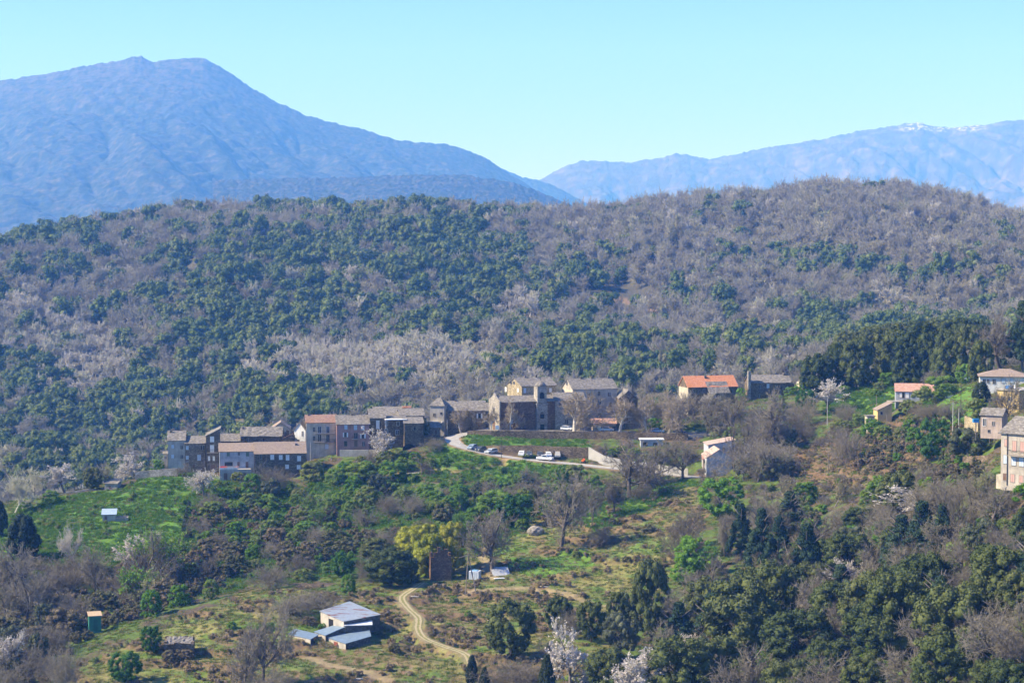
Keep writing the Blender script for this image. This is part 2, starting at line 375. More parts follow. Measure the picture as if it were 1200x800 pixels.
# ground albedo: meadow grass, dry grass, bracken, bare soil, trodden earth
def ground_colour():
    x = XX.ravel(); y = YY.ravel(); px, py, wx, wy = G['px'], G['py'], G['wx'], G['wy']
    n1 = fbm(x / 5, y / 5, 41)[:, None]; n2 = fbm(x / 1.3, y / 1.3, 43, 3)[:, None]; n3 = fbm(x / 24, y / 24, 47)[:, None]
    c = lambda *k: np.array(k)[None]
    grass = c(.09, .135, .024) * (0.65 + .7 * n2); bright = c(.095, .20, .02) * (0.6 + .8 * n2); dry = c(.22, .205, .065) * (0.7 + .6 * n2)
    brack = c(.16, .105, .06) * (0.6 + .8 * n2); soil = c(.27, .18, .10) * (0.75 + .5 * n2); litter = c(.10, .075, .05) * (0.6 + .8 * n2)
    def mix(a, b, m): m = np.clip(m, 0, 1); m = m[:, None] if m.ndim == 1 else m; return a * (1 - m) + b * m
    col = mix(grass, litter, sstep(.42, .62, n1))
    hill = sstep(700, 760, y); col = mix(col, c(.085, .078, .052) * (0.6 + .8 * n2), hill)
    kn = G['m1']; k = mix(mix(grass * 1.25, dry, sstep(.35, .62, n1)), brack * 1.15, sstep(.55, .72, n3 * .6 + n2 * .45))
    k = mix(k, bright, sstep(.55, .75, fbm(x / 11, y / 11, 53))[:, None] * .55)
    col = mix(col, k, kn * 1.0)
    col = mix(col, brack, np.clip(G['r1'], 0, 1) * kn * .85)
    rs = mix(brack * 1.25, mix(grass, dry, n1), sstep(.5, .65, n1)); col = mix(col, rs, G['m2'] * 1.0); col = mix(col, brack * .8, G['r2'] * G['m2'] * .8)
    md = mix(bright, grass, sstep(.5, .75, n1)); md = mix(md, brack, sstep(.66, .8, n3 * .5 + n2 * .5)); col = mix(col, md, G['m3'] * 1.0); col = mix(col, grass * .8, G['r3'] * G['m3'] * .7)
    col = mix(col, mix(bright, grass, n1), G['m4'] * 1.0)
    for poly in ([(505,515),(560,530),(600,541),(690,549),(690,560),(560,560),(500,545)], [(640,595),(720,575),(790,555),(820,565),(770,590),(700,625)], [(590,655),(680,640),(700,660),(620,672)], [(548,508),(690,514),(690,528),(548,520)], [(1095,455),(1140,450),(1140,500),(1100,500)]):
        col = mix(col, bright, inpoly(wx, wy, poly) * (y < 700) * .85)
    for d, w in ((G['d1'], 2.5), (G['d2'], 1.9)): col = mix(col, soil * 1.1, 1 - sstep(w, w + 1.2, d))
    col = mix(col, c(.22, .20, .17), (1 - sstep(4.2, 5.0, G['d3'])))
    d4 = G['d4'] + (n2.ravel() - .5) * 1.5; col = mix(col, c(.30, .25, .14), (1 - sstep(.8, 1.7, d4)) * .8)
    for t, w in ((TRACK2, 1.3), (TRACK3, 1.2), (YARD, 1.5)):
        d, _ = polydist(x, y, t); col = mix(col, c(.30, .235, .13), (1 - sstep(w * .6, w * 1.5, d + (n2.ravel() - .5) * 1.6)) * .8)
    clr = inpoly(wx, wy, [(672,340),(725,328),(768,340),(765,360),(690,362)]) & (y > 760); col = mix(col, c(.24, .16, .09), clr * .9)
    return np.clip(col, 0.004, 1)
gm, nt, b = _nodes('ground_earth')
at = N(nt, 'ShaderNodeAttribute', attribute_name='Col'); o = objcoord(nt)
f1 = ramp(nt, noise(nt, o, 0.9, 8, 0.75), [(0.25, 0.55), (0.5, 1.0), (0.75, 1.4)])
nt.links.new(mixc(nt, 1.0, at.outputs['Color'], f1, 'MULTIPLY'), b.inputs['Base Color'])
bp = N(nt, 'ShaderNodeBump', Strength=0.9, Distance=0.35); nt.links.new(noise(nt, o, 1.6, 6, 0.7), bp.inputs['Height']); nt.links.new(bp.outputs[0], b.inputs['Normal'])
gme = mesh_np('ground', np.c_[XX.ravel(), YY.ravel(), GZ.ravel()], grid_faces(*XX.shape), gm, smooth=True)
ca = gme.attributes.new('Col', 'FLOAT_COLOR', 'POINT'); ca.data.foreach_set('color', np.c_[ground_colour(), np.ones(XX.size)].astype(np.float32).ravel())
tag(link('ground', gme), 'wooded hillside and grassy terraced spur below the village', 'ground', kind='structure')
fl = mesh_np('valley_floor', [(-9000, -850, -190), (9000, -850, -190), (9000, 15850, -190), (-9000, 15850, -190)], [[0, 1, 2, 3]], plain('valley_earth', (.08, .08, .05), var=.4, scale=.01))
tag(link('valley_floor', fl), 'low valley land stretching away to the mountains', 'ground', kind='structure')

def ribbon(name, pts, w, mat, label, cat, lift=0.07, edge=0.0, kind='structure'):
    V = []; n = 7
    for i, p in enumerate(pts):
        d = pts[min(i + 1, len(pts) - 1)] - pts[max(i - 1, 0)]; s = np.array([d[1], -d[0]]) / (math.hypot(d[0], d[1]) + 1e-9)
        for k in range(n):
            t = (k / (n - 1) - .5) * 2; e = (fbm(i * .23 + (50 if t > 0 else 0), 7.7, 61) - .5) * edge if abs(t) == 1 else 0
            V.append((p[0] + s[0] * (w * t + e), p[1] + s[1] * (w * t + e), 0))
    V = np.array(V); V[:, 2] = zfull(V[:, 0], V[:, 1]) + lift
    me = mesh_np(name, V, grid_faces(len(pts), n)[:, ::-1], mat, smooth=True)
    uv = me.attributes.new('across', 'FLOAT', 'POINT'); uv.data.foreach_set('value', np.tile(np.linspace(-1, 1, n), len(pts)).astype(np.float32))
    return tag(link(name, me), label, cat, kind=kind)
asphalt = plain('worn_road', (.36, .345, .315), var=.25, scale=.6)
ribbon('road', ROAD, 2.2, asphalt, 'pale village road dropping past the parked cars', 'road', .08, .4)
ribbon('lane', LANE, 1.5, plain('lane_earth', (.40, .36, .29), var=.2, scale=.6), 'short pale lane below the stone houses', 'lane', .08, .5)
tm, nt, b = _nodes('trodden_earth'); o = objcoord(nt)
ac = N(nt, 'ShaderNodeAttribute', attribute_name='across'); ab = N(nt, 'ShaderNodeMath', operation='ABSOLUTE'); nt.links.new(ac.outputs['Fac'], ab.inputs[0])
ad = N(nt, 'ShaderNodeMath', operation='MULTIPLY_ADD'); nt.links.new(noise(nt, o, 1.0, 5), ad.inputs[0]); ad.inputs[1].default_value = 1.0; nt.links.new(ab.outputs[0], ad.inputs[2])
sc_ = N(nt, 'ShaderNodeMath', operation='MULTIPLY'); nt.links.new(ad.outputs[0], sc_.inputs[0]); sc_.inputs[1].default_value = .65
nt.links.new(ramp(nt, sc_.outputs[0], [(0.42, (.19, .185, .06)), (0.52, (.35, .30, .18)), (.74, (.38, .32, .20)), (.86, (.20, .19, .08))]), b.inputs['Base Color'])
ribbon('dirt_track', TRACK, .95, tm, 'rutted dirt track curving down past the sheds', 'track', .07, .7)

# ------------------------------------------------------------------ the mountains
def mountain(name, sil, Yr, Yf, zf, label, mat, amp, rough, seed, ext=(-500, 1700)):
    sx = np.array([s[0] for s in sil], float); sy = np.array([s[1] for s in sil], float)
    pxs = np.arange(ext[0], ext[1], 1.6); syi = np.interp(pxs, sx, sy)
    T = np.concatenate([np.linspace(-.5, 0, 6)[:-1], np.linspace(0, 1, 260)])
    V = []; u = (pxs - CX) / FPX
    crest0 = np.array([P(a, b_, Yr)[2] for a, b_ in zip(pxs, syi)]) + (fbm(pxs / 7, pxs * 0, seed + 3, 4) - .5) * Yr * .0011; kk = np.ones(81) / 81; crest1 = np.convolve(np.pad(crest0, 40, 'edge'), kk, 'valid')
    for t in T:
        Y = Yr - t * (Yr - Yf) if t >= 0 else Yr - t * 2500
        x = u * Y
        sm = sstep(0, .12, abs(t)); crest = crest0 * (1 - sm) + crest1 * sm
        base = crest + (zf - crest) * (abs(t) ** 1.0 if t >= 0 else 2 * abs(t))
        s = Yr / 100.
        sp = np.abs(fbm(x / (s * 3.4) + .35 * Y / (s * 3.4), Y / (s * 9), seed, 4) - .5) * 2 + 0.22 * np.abs(fbm(x / (s * 1.1) - .25 * Y / (s * 1.1), Y / (s * 3), seed + 5, 3) - .5) * 2
        z = base - amp * (0.85 - sp) * sstep(0, .25, t) + (fbm(x / (s * .13), Y / (s * .2), seed + 9, 3) - .5) * rough * .8
        V.append(np.c_[x, np.full_like(x, Y), z])
    V = np.concatenate(V)
    me = mesh_np(name, V, grid_faces(len(T), len(pxs))[:, ::-1], mat, smooth=False)
    return tag(link(name, me), label, 'mountain', kind='structure')
def wooded(name, stops, scale, rock=None, snow=None):
    m, nt, b = _nodes(name); o = objcoord(nt)
    col = ramp(nt, noise(nt, o, scale, 9, 0.72), stops)
    if rock:
        g = N(nt, 'ShaderNodeNewGeometry'); s = N(nt, 'ShaderNodeSeparateXYZ'); nt.links.new(o, s.inputs[0])
        h = N(nt, 'ShaderNodeMapRange'); nt.links.new(s.outputs[2], h.inputs[0]); h.inputs[1].default_value = rock[0]; h.inputs[2].default_value = rock[1]
        k = N(nt, 'ShaderNodeMath', operation='MULTIPLY'); nt.links.new(h.outputs[0], k.inputs[0]); nt.links.new(ramp(nt, noise(nt, o, rock[2], 8, 0.7), [(.45, 0.0), (.58, 1.0)]), k.inputs[1])
        col = mixc(nt, k.outputs[0], col, rock[3])
    if snow:
        a = N(nt, 'ShaderNodeAttribute', attribute_name='snow'); k = N(nt, 'ShaderNodeMath', operation='MULTIPLY'); nt.links.new(a.outputs['Fac'], k.inputs[0])
        nt.links.new(ramp(nt, noise(nt, o, .03, 6, 0.7), [(.50, 0.0), (.56, 1.0)]), k.inputs[1]); col = mixc(nt, k.outputs[0], col, (.85, .88, .9))
    nt.links.new(col, b.inputs['Base Color']); return m
wood_dk = [(.36, (.003, .007, .004)), (.46, (.014, .026, .012)), (.54, (.04, .044, .03)), (.64, (.10, .09, .07))]
mountain('mountain', [(-500,170),(-200,130),(0,95),(50,88),(100,78),(150,70),(160,66.5),(168,65.5),(176,70),(183,74),(190,71),(210,68.5),(230,67),(240,68),(250,73),(275,88),(300,105),(330,122),(360,135),(400,146),(430,153),(460,163),(490,167),(520,169),(545,175),(570,186),(590,199),(615,214),(640,232),(690,262),(800,330),(1700,500)],
         9200, 5400, -170, 'long wooded mountain with twin rounded summits fading to blue', wooded('mountain_wood', wood_dk, .026, (480, 920, .02, (.13, .11, .09))), 110, 12, 71, (-520, 900))
mountain('foothill', [(-500,215),(200,212),(400,208),(470,205),(540,205),(600,213),(640,228),(665,238),(700,255),(800,290),(1700,450)],
         6200, 4600, -170, 'darker wooded foothill tapering away below the long mountain', wooded('foothill_wood', wood_dk, .05), 55, 12, 83, (250, 900))
mountain('saddle_ridge', [(300,190),(540,190),(575,193),(590,199),(610,207),(625,210),(640,214),(655,221),(680,234),(710,250),(1000,300),(1700,400)],
         11500, 9200, -170, 'pale ridge dropping to the saddle between the mountains', wooded('saddle_wood', wood_dk, .028), 120, 14, 87, (300, 1000))
rm = mountain('far_mountain', [(-500,380),(500,270),(590,228),(615,216),(635,209.5),(650,201),(668,192),(685,188),(700,188.5),(715,189.5),(740,190),(760,187),(775,185),(790,180.5),(800,180),(815,184),(830,187),(850,183),(875,178),(900,172),(925,169),(950,165),(975,160),(1000,155),(1025,150),(1045,147.5),(1065,144.5),(1080,145),(1095,148),(1110,149.5),(1125,148),(1140,147),(1150,147),(1165,143.5),(1185,141.5),(1200,140),(1400,128),(1700,150)],
         14600, 10800, -150, 'high bare mountain range with a thin line of snow along its crest', wooded('mountain_rock', [(.35, (.035, .03, .03)), (.5, (.07, .06, .055)), (.65, (.16, .135, .12))], .009, None, True), 330, 20, 91, (420, 1700))
rv = np.empty(len(rm.data.vertices) * 3, np.float32); rm.data.vertices.foreach_get('co', rv); rv = rv.reshape(-1, 3); rpx, rpy = proj(rv[:, 0], rv[:, 1], rv[:, 2])
sn = rm.data.attributes.new('snow', 'FLOAT', 'POINT'); sn.data.foreach_set('value', (sstep(1040, 1075, rpx) * (1 - sstep(1140, 1165, rpx)) * sstep(758, 800, rv[:, 2]) * .6).astype(np.float32))

# ------------------------------------------------------------------ the air
hm = bpy.data.materials.new('haze_air'); hm.use_nodes = True; nt = hm.node_tree; nt.nodes.clear()
ho = nt.nodes.new('ShaderNodeOutputMaterial'); hv = nt.nodes.new('ShaderNodeVolumePrincipled')
hv.inputs['Color'].default_value = (.12, .36, 1.0, 1); hv.inputs['Absorption Color'].default_value = (1, 1, 1, 1)
hv.inputs['Density'].default_value = HAZE_DENSITY; hv.inputs['Anisotropy'].default_value = 0.0
nt.links.new(hv.outputs[0], ho.inputs['Volume'])
hz = MB().box(-9100, 9100, -900, 15900, -191, 1500).build('haze', hm); tag(hz, 'thin blue air between the village and the mountains', 'haze', kind='stuff'); hz.display_type = 'WIRE'
# ------------------------------------------------------------------ plants: prototypes of height 1 and width 1
BARK = plain('grey_bark', (.17, .145, .125), var=.3, scale=9); BARKP = plain('pale_bark', (.44, .41, .36), var=.25, scale=9); BARKD = plain('dark_bark', (.07, .055, .045), var=.3, scale=9)
TWIG = foliage('bare_twigs', [(0.15, (.13, .11, .08)), (.45, (.195, .17, .13)), (.7, (.255, .228, .18)), (.95, (.23, .20, .125))], 0.0)
TWIGF = foliage('wood_twigs', [(0.15, (.19, .165, .125)), (.45, (.275, .25, .195)), (.7, (.34, .315, .25)), (.95, (.31, .29, .17))], 0.0)
TWIGP = foliage('pale_twigs', [(0.15, (.42, .385, .33)), (.5, (.52, .48, .41)), (.9, (.50, .48, .32))], 0.0)
TWIGY = foliage('budding_twigs', [(0.15, (.28, .25, .16)), (.5, (.30, .29, .14)), (.9, (.24, .28, .09))], 0.1)
TWIGPLANE = foliage('plane_twigs', [(0.15, (.26, .21, .15)), (.5, (.31, .26, .19)), (.9, (.35, .29, .21))], 0.0)
BLOSSOM = foliage('white_blossom', [(.2, (.46, .42, .39)), (.6, (.62, .58, .55)), (.9, (.60, .52, .51))], 0.2)
OAK = foliage('holm_oak_leaf', [(.1, (.034, .052, .016)), (.4, (.056, .080, .022)), (.7, (.09, .112, .03)), (1, (.125, .135, .045))], 0.12)
OAKF = foliage('young_oak_leaf', [(.1, (.06, .095, .024)), (.4, (.09, .135, .03)), (.7, (.13, .17, .042)), (1, (.17, .19, .06))], 0.15)
OLIVE = foliage('olive_leaf', [(.1, (.045, .060, .035)), (.5, (.085, .10, .055)), (.9, (.13, .145, .085))], 0.15)
SPRING = foliage('spring_leaf', [(.1, (.10, .22, .02)), (.5, (.16, .31, .03)), (.9, (.24, .35, .05))], 0.35)
FRESH = foliage('fresh_leaf', [(.1, (.03, .085, .014)), (.5, (.045, .13, .02)), (.9, (.07, .16, .03))], 0.3)
IVY = foliage('ivy_leaf', [(.1, (.15, .19, .014)), (.5, (.26, .28, .022)), (.9, (.32, .30, .035))], 0.15)
PINE = foliage('pine_needle', [(.1, (.018, .040, .024)), (.5, (.030, .062, .033)), (.9, (.055, .088, .045))], 0.1)
CYP = foliage('cypress_leaf', [(.1, (.014, .026, .014)), (.5, (.022, .038, .018)), (.9, (.04, .055, .024))], 0.08)
SCRUB = foliage('scrub_leaf', [(.1, (.075, .18, .018)), (.35, (.125, .26, .026)), (.6, (.19, .28, .05)), (.85, (.22, .24, .085)), (1, (.22, .19, .10))], 0.45)
BRAMBLE = foliage('bramble_leaf', [(.1, (.07, .09, .03)), (.4, (.12, .12, .055)), (.7, (.17, .14, .085)), (1, (.20, .135, .09))], 0.15)
BRACK = foliage('dead_bracken', [(.1, (.15, .11, .065)), (.5, (.22, .17, .10)), (.9, (.32, .26, .16))], 0.15)
GRASS = foliage('grass_blade', [(.1, (.055, .10, .014)), (.5, (.085, .155, .02)), (.9, (.14, .17, .04))], 0.3)
GRASSB = foliage('lush_blade', [(.1, (.06, .135, .012)), (.5, (.09, .20, .018)), (.9, (.13, .24, .03))], 0.35)
DRYG = foliage('dry_blade', [(.1, (.16, .13, .05)), (.5, (.23, .20, .08)), (.9, (.29, .25, .12))], 0.2)

def unit(v): return v / (np.linalg.norm(v, axis=-1, keepdims=True) + 1e-9)
def quads(c, nrm, size, rng, ragged=.35):
    """leaf cards round points c with normals nrm"""
    n = len(c); r = unit(rng.normal(size=(n, 3))); t = unit(np.cross(nrm, r)); b_ = np.cross(nrm, t); s = (np.asarray(size) * np.ones(n))[:, None]
    k = [1 + ragged * (rng.random((n, 1)) - .5) * 2 for _ in range(4)]
    V = np.stack([c - t * s * k[0], c - b_ * s * .7 * k[1], c + t * s * k[2], c + b_ * s * .7 * k[3]], 1).reshape(-1, 3)
    return V, np.arange(4 * n).reshape(n, 4)
def clumps(rng, n, prof, rmin, rmax, zlo, zhi, squash=1.0, fill=.25):
    C = []; R = []
    for i in range(n * 6):
        if len(C) >= n: break
        z = zlo + (zhi - zlo) * rng.random(); a = rng.random() * 2 * math.pi
        rc = rmin + (rmax - rmin) * rng.random(); pr = max(prof(z) - rc * .8, 0) * (1 if rng.random() > fill else rng.random())
        c = np.array([pr * math.cos(a), pr * math.sin(a), z])
        C.append(c); R.append(rc)
    return np.array(C), np.array(R)
def leafy(seed, prof, n, rmin, rmax, per, leaf, zlo=.15, zhi=.92, squash=.9, fill=.25, core=True, up=.25, jit=.55):
    rng = np.random.default_rng(seed); C, R = clumps(rng, n, prof, rmin, rmax, zlo, zhi, squash, fill)
    k = rng.integers(0, len(C), per * len(C)); d = unit(rng.normal(size=(len(k), 3))); d[:, 2] = np.where(d[:, 2] < -.45, -d[:, 2], d[:, 2])
    p = C[k] + d * (R[k] * (.74 + .34 * rng.random(len(k))))[:, None] * np.array([1, 1, squash])
    nr = unit(d + jit * rng.normal(size=d.shape) + np.array([0, 0, up]))
    V, F = quads(p, nr, leaf * (.55 + .9 * rng.random(len(k))), rng)
    if core:
        ph = np.linspace(0, math.pi, 5); th = np.linspace(0, 2 * math.pi, 7)[:-1]
        S = np.array([(math.sin(a) * math.cos(t), math.sin(a) * math.sin(t), math.cos(a)) for a in ph for t in th])
        cf = np.array([(i * 6 + j, (i + 1) * 6 + j, (i + 1) * 6 + (j + 1) % 6, i * 6 + (j + 1) % 6) for i in range(4) for j in range(6)])
        CV = (C[:, None] + S[None] * (R * .72)[:, None, None] * np.array([1, 1, squash]) * (1 + .25 * (rng.random((len(C), len(S), 1)) - .5))).reshape(-1, 3)
        CF = (cf[None] + (np.arange(len(C)) * len(S))[:, None, None]).reshape(-1, 4) + len(V)
        V = np.concatenate([V, CV]); F = np.concatenate([F, CF])
    return V, F
def strips(A, B, ra, rb, rng, sides=3):
    """thin tapering twigs from points A to B"""
    n = len(A); d = unit(B - A); t = unit(np.cross(d, rng.normal(size=d.shape))); b_ = np.cross(d, t)
    V = []; 
    for (q, r) in ((A, ra), (B, rb)):
        for k in range(sides):
            an = 2 * math.pi * k / sides; V.append(q + t * (math.cos(an) * r)[:, None] + b_ * (math.sin(an) * r)[:, None])
    V = np.stack(V, 1).reshape(-1, 3); o = (np.arange(n) * 2 * sides)[:, None]
    F = np.concatenate([np.concatenate([o + k, o + (k + 1) % sides, o + sides + (k + 1) % sides, o + sides + k], 1) for k in range(sides)])
    return V, F
def branches(seed, levels, trunk=.28, r0=.028, spread=.8, upw=.35, lean=.1, kids=(4, 4, 5, 5), ratio=.66, tw=.003, bushy=False):
    rng = np.random.default_rng(seed)
    A = [np.zeros(3)]; B = [np.array([lean * rng.normal(), lean * rng.normal(), trunk])]; cur = [(A[0], B[0], r0, trunk * 1.1)]
    if bushy:
        cur = []; A = []; B = []
        for i in range(9):
            e = np.array([rng.normal() * .22, rng.normal() * .22, .3]); a0 = np.array([rng.normal() * .06, rng.normal() * .06, 0]); cur.append((a0, a0 + e, r0 * .4, .38)); A.append(a0); B.append(a0 + e)
    out = [(np.array(A), np.array(B), np.array([c[2] for c in cur]), np.array([c[2] * .75 for c in cur]))]
    for lv in range(levels):
        nx = []
        for (a, b, r, L) in cur:
            d0 = unit(b - a)
            for k in range(kids[min(lv, len(kids) - 1)]):
                t = 1.0 if k == 0 else (.55 + .45 * rng.random() if lv == 0 else .25 + .75 * rng.random())
                d = unit(d0 * (.75 if k else 1.1) + spread * rng.normal(size=3) * (1 if k else .45) + np.array([0, 0, upw]))
                l = L * ratio * (.7 + .6 * rng.random()) * (1.25 if lv == 0 else 1)
                p = a + (b - a) * t; nx.append((p, p + d * l, max(r * (.5 if k else .66), tw), l))
        out.append((np.array([c[0] for c in nx]), np.array([c[1] for c in nx]), np.array([c[2] for c in nx]), np.array([max(c[2] * .6, tw * .6) for c in nx])))
        cur = nx
    return out, rng
def bare(seed, levels=5, solid=3, blossom=0, bsize=.02, leaf=0, lsize=.02, **kw):
    """(trunk V,F) (twig V,F,material index)"""
    out, rng = branches(seed, levels, **kw)
    tv, tf = [], []; o = 0
    for (a, b, ra, rb) in out[:solid]:
        V, F = strips(a, b, ra, rb, rng, 5); tv.append(V); tf.append(F + o); o += len(V)
    cv, cf, mi = [], [], []; o = 0
    for (a, b, ra, rb) in out[solid:]:
        V, F = strips(a, b, ra, rb, rng, 3); cv.append(V); cf.append(F + o); mi.append(np.zeros(len(F), int)); o += len(V)
    for cnt, sz in ((blossom, bsize), (leaf, lsize)):
        if cnt:
            a, b = out[-1][0], out[-1][1]; k = rng.integers(0, len(a), cnt); p = a[k] + (b[k] - a[k]) * rng.random((cnt, 1)) + rng.normal(size=(cnt, 3)) * sz * .6
            V, F = quads(p, unit(rng.normal(size=(cnt, 3)) + [0, 0, .3]), sz * (.5 + rng.random(cnt)), rng); cv.append(V); cf.append(F + o); mi.append(np.ones(len(F), int)); o += len(V)
    T = np.concatenate(tv); Cc = np.concatenate(cv)
    return fit((T, np.concatenate(tf)), (Cc, np.concatenate(cf), np.concatenate(mi)), 88)
def fit(tr, cr, q=97):
    h = np.percentile(cr[0][:, 2], 99.7); xy = np.hypot(cr[0][:, 0], cr[0][:, 1]); w = 2 * np.percentile(xy, q)
    s = np.array([1 / w, 1 / w, 1 / h]); return (tr[0] * s,) + tuple(tr[1:]), (cr[0] * s,) + tuple(cr[1:])
def trunk_np(seed, h, r, limbs=4, spread=.2):
    rng = np.random.default_rng(seed); A = [[0, 0, -.04]]; B = [[rng.normal() * .02, rng.normal() * .02, h]]; ra = [r]; rb = [r * .55]
    for i in range(limbs):
        z = h * (.45 + .5 * rng.random()); a = rng.random() * 6.28; A.append([0, 0, z]); B.append([spread * math.cos(a), spread * math.sin(a), z + .2]); ra.append(r * .5); rb.append(r * .2)
    return strips(np.array(A, float), np.array(B, float), np.array(ra), np.array(rb), rng, 6)
round_p = lambda z: .5 * math.sqrt(max(0, 1 - ((z - .55) / .47) ** 2)) if z > .1 else .3
dome_p = lambda z: .5 * max(0, 1 - max(0, (z - .35) / .66) ** 2.2) ** .5
cone_p = lambda z: .5 * max(.04, (1.02 - z)) ** .75 * (1 if z > .12 else .7)
col_p = lambda z: .5 * min(1, (z + .15) * 2.2) * max(.05, 1 - max(0, z - .45) / .6) ** .6
LIB = {}
def plantkind(name, variants, trunk_mat, crown_mats):
    out = []
    for k, (tr, cr) in enumerate(variants):
        out.append((mesh_np('trunk', tr[0], tr[1], trunk_mat), mesh_np('crown', cr[0], cr[1], crown_mats, cr[2] if len(cr) > 2 else None)))
    LIB[name] = out
R5 = range(5)
plantkind('holm_oak', [fit(trunk_np(100 + s, .5, .035), leafy(s, round_p, 95, .05, .145, 95, .0165, .12, .95, jit=.75)) for s in R5], BARKD, [OAK])
plantkind('dense_oak', [fit(trunk_np(150 + s, .4, .03), leafy(s + 30, dome_p, 100, .05, .15, 95, .0165, .06, .93, jit=.75)) for s in range(3)], BARKD, [OAK])
plantkind('olive_tree', [fit(trunk_np(110 + s, .45, .035), leafy(s + 40, round_p, 44, .08, .16, 110, .016, .22, .9, jit=.9)) for s in range(2)], BARK, [OLIVE])
plantkind('cypress', [fit(trunk_np(120 + s, .3, .03), leafy(s + 50, col_p, 95, .09, .16, 90, .018, .04, .95, fill=.1)) for s in range(2)], BARKD, [CYP])
plantkind('pine_tree', [fit(trunk_np(130 + s, .9, .028, 9, .3), leafy(s + 60, cone_p, 80, .05, .12, 95, .016, .14, .97, squash=.6, fill=.35, jit=.8)) for s in range(4)], BARK, [PINE])
plantkind('spring_tree', [fit(trunk_np(140 + s, .5, .03), leafy(s + 70, round_p, 80, .05, .13, 75, .018, .10, .93, jit=.9)) for s in range(3)], BARK, [SPRING])
plantkind('green_tree', [fit(trunk_np(145 + s, .45, .03), leafy(s + 75, round_p, 80, .05, .13, 85, .017, .12, .93, jit=.7)) for s in range(2)], BARK, [FRESH])
plantkind('ivy_mound', [fit(trunk_np(160 + s, .3, .04), leafy(s + 80, dome_p, 60, .11, .17, 140, .015, .05, .88, fill=.2)) for s in range(3)], BARKD, [IVY])
BARKM = plain('chestnut_bark', (.115, .095, .08), var=.3, scale=9)
plantkind('bare_tree', [bare(200 + s, 6, 3, kids=(5, 4, 4, 4, 4, 3), spread=.78, upw=.17, tw=.0021, trunk=.24, lean=.05) for s in R5], BARKM, [TWIG])
plantkind('plane_tree', [bare(220 + s, 6, 3, kids=(6, 4, 4, 4, 4, 2), spread=.8, upw=.15, tw=.0026, trunk=.24, r0=.03) for s in range(3)], BARKP, [TWIGPLANE])
plantkind('pale_tree', [bare(230 + s, 6, 3, kids=(5, 4, 4, 4, 4, 2), spread=.55, upw=.4, tw=.0026) for s in range(3)], BARKP, [TWIGP])
plantkind('budding_tree', [bare(240 + s, 5, 3, kids=(5, 4, 4, 4, 4), spread=.66, upw=.25, tw=.0024, leaf=2200, lsize=.014) for s in range(3)], BARK, [TWIG, TWIGY])
plantkind('blossom_tree', [bare(250 + s, 5, 3, kids=(5, 4, 4, 4, 4), spread=.72, upw=.24, tw=.0026, blossom=4400, bsize=.013) for s in range(4)], BARK, [TWIGP, BLOSSOM])
plantkind('leafing_tree', [bare(260 + s, 5, 3, kids=(5, 4, 4, 4, 4), spread=.72, upw=.22, tw=.002, leaf=4600, lsize=.015) for s in range(3)], BARK, [TWIG, SPRING])
plantkind('thicket', [bare(270 + s, 5, 1, kids=(4, 4, 4, 3, 3), spread=.75, upw=.15, tw=.0028, r0=.02, bushy=True) for s in range(3)], BARK, [TWIG])
plantkind('shrub', [fit(trunk_np(170 + s, .3, .03), leafy(s + 90, dome_p, 60, .06, .15, 75, .019, .05, .92, jit=.8, up=.5)) for s in range(4)], BARK, [SCRUB])
plantkind('bramble', [fit(trunk_np(175 + s, .3, .03), leafy(s + 95, dome_p, 60, .06, .15, 75, .019, .05, .92, jit=.9, up=.5)) for s in range(3)], BARK, [BRAMBLE])
plantkind('ivy_trunk_tree', [bare(280 + s, 5, 3, kids=(5, 4, 4, 4, 3), spread=.6, upw=.3, tw=.0024, trunk=.45, r0=.03) for s in range(2)], BARKD, [TWIG])

_pick = random.Random(7)
CATS = {'holm_oak': 'tree', 'dense_oak': 'tree', 'thicket': 'bush', 'shrub': 'bush', 'bramble': 'bush', 'ivy_mound': 'tree'}
NAMES = {'dense_oak': 'holm_oak', 'ivy_mound': 'ivy_covered_tree', 'thicket': 'bare_thicket', 'bramble': 'bramble_bush', 'ivy_trunk_tree': 'bare_tree', 'spring_tree': 'leafy_tree', 'green_tree': 'leafy_tree', 'leafing_tree': 'leafing_tree'}
PLANTS = []                                                # (x, y, radius) of what stands, so that nothing grows through it
def plant(kind, px, py, w, h, label, group=None, Y=None, variant=None, at_=None):
    """a plant whose foot shows at (px, py), w x h photo pixels large"""
    p = at_ if at_ is not None else (P(px, py, Y) if Y else hit(px, py))
    if p is None: return None
    s = mpp(p[1]); lib = LIB[kind]; t, c = lib[_pick.randrange(len(lib)) if variant is None else variant % len(lib)]
    e = empty(NAMES.get(kind, kind), (p[0], p[1], p[2] - .15), _pick.random() * 6.28, (w * s, w * s, h * s + .15))
    link('trunk', t, e); link('crown', c, e)
    tag(e, label, CATS.get(kind, 'tree'), group); PLANTS.append((p[0], p[1], w * s * .5)); return e

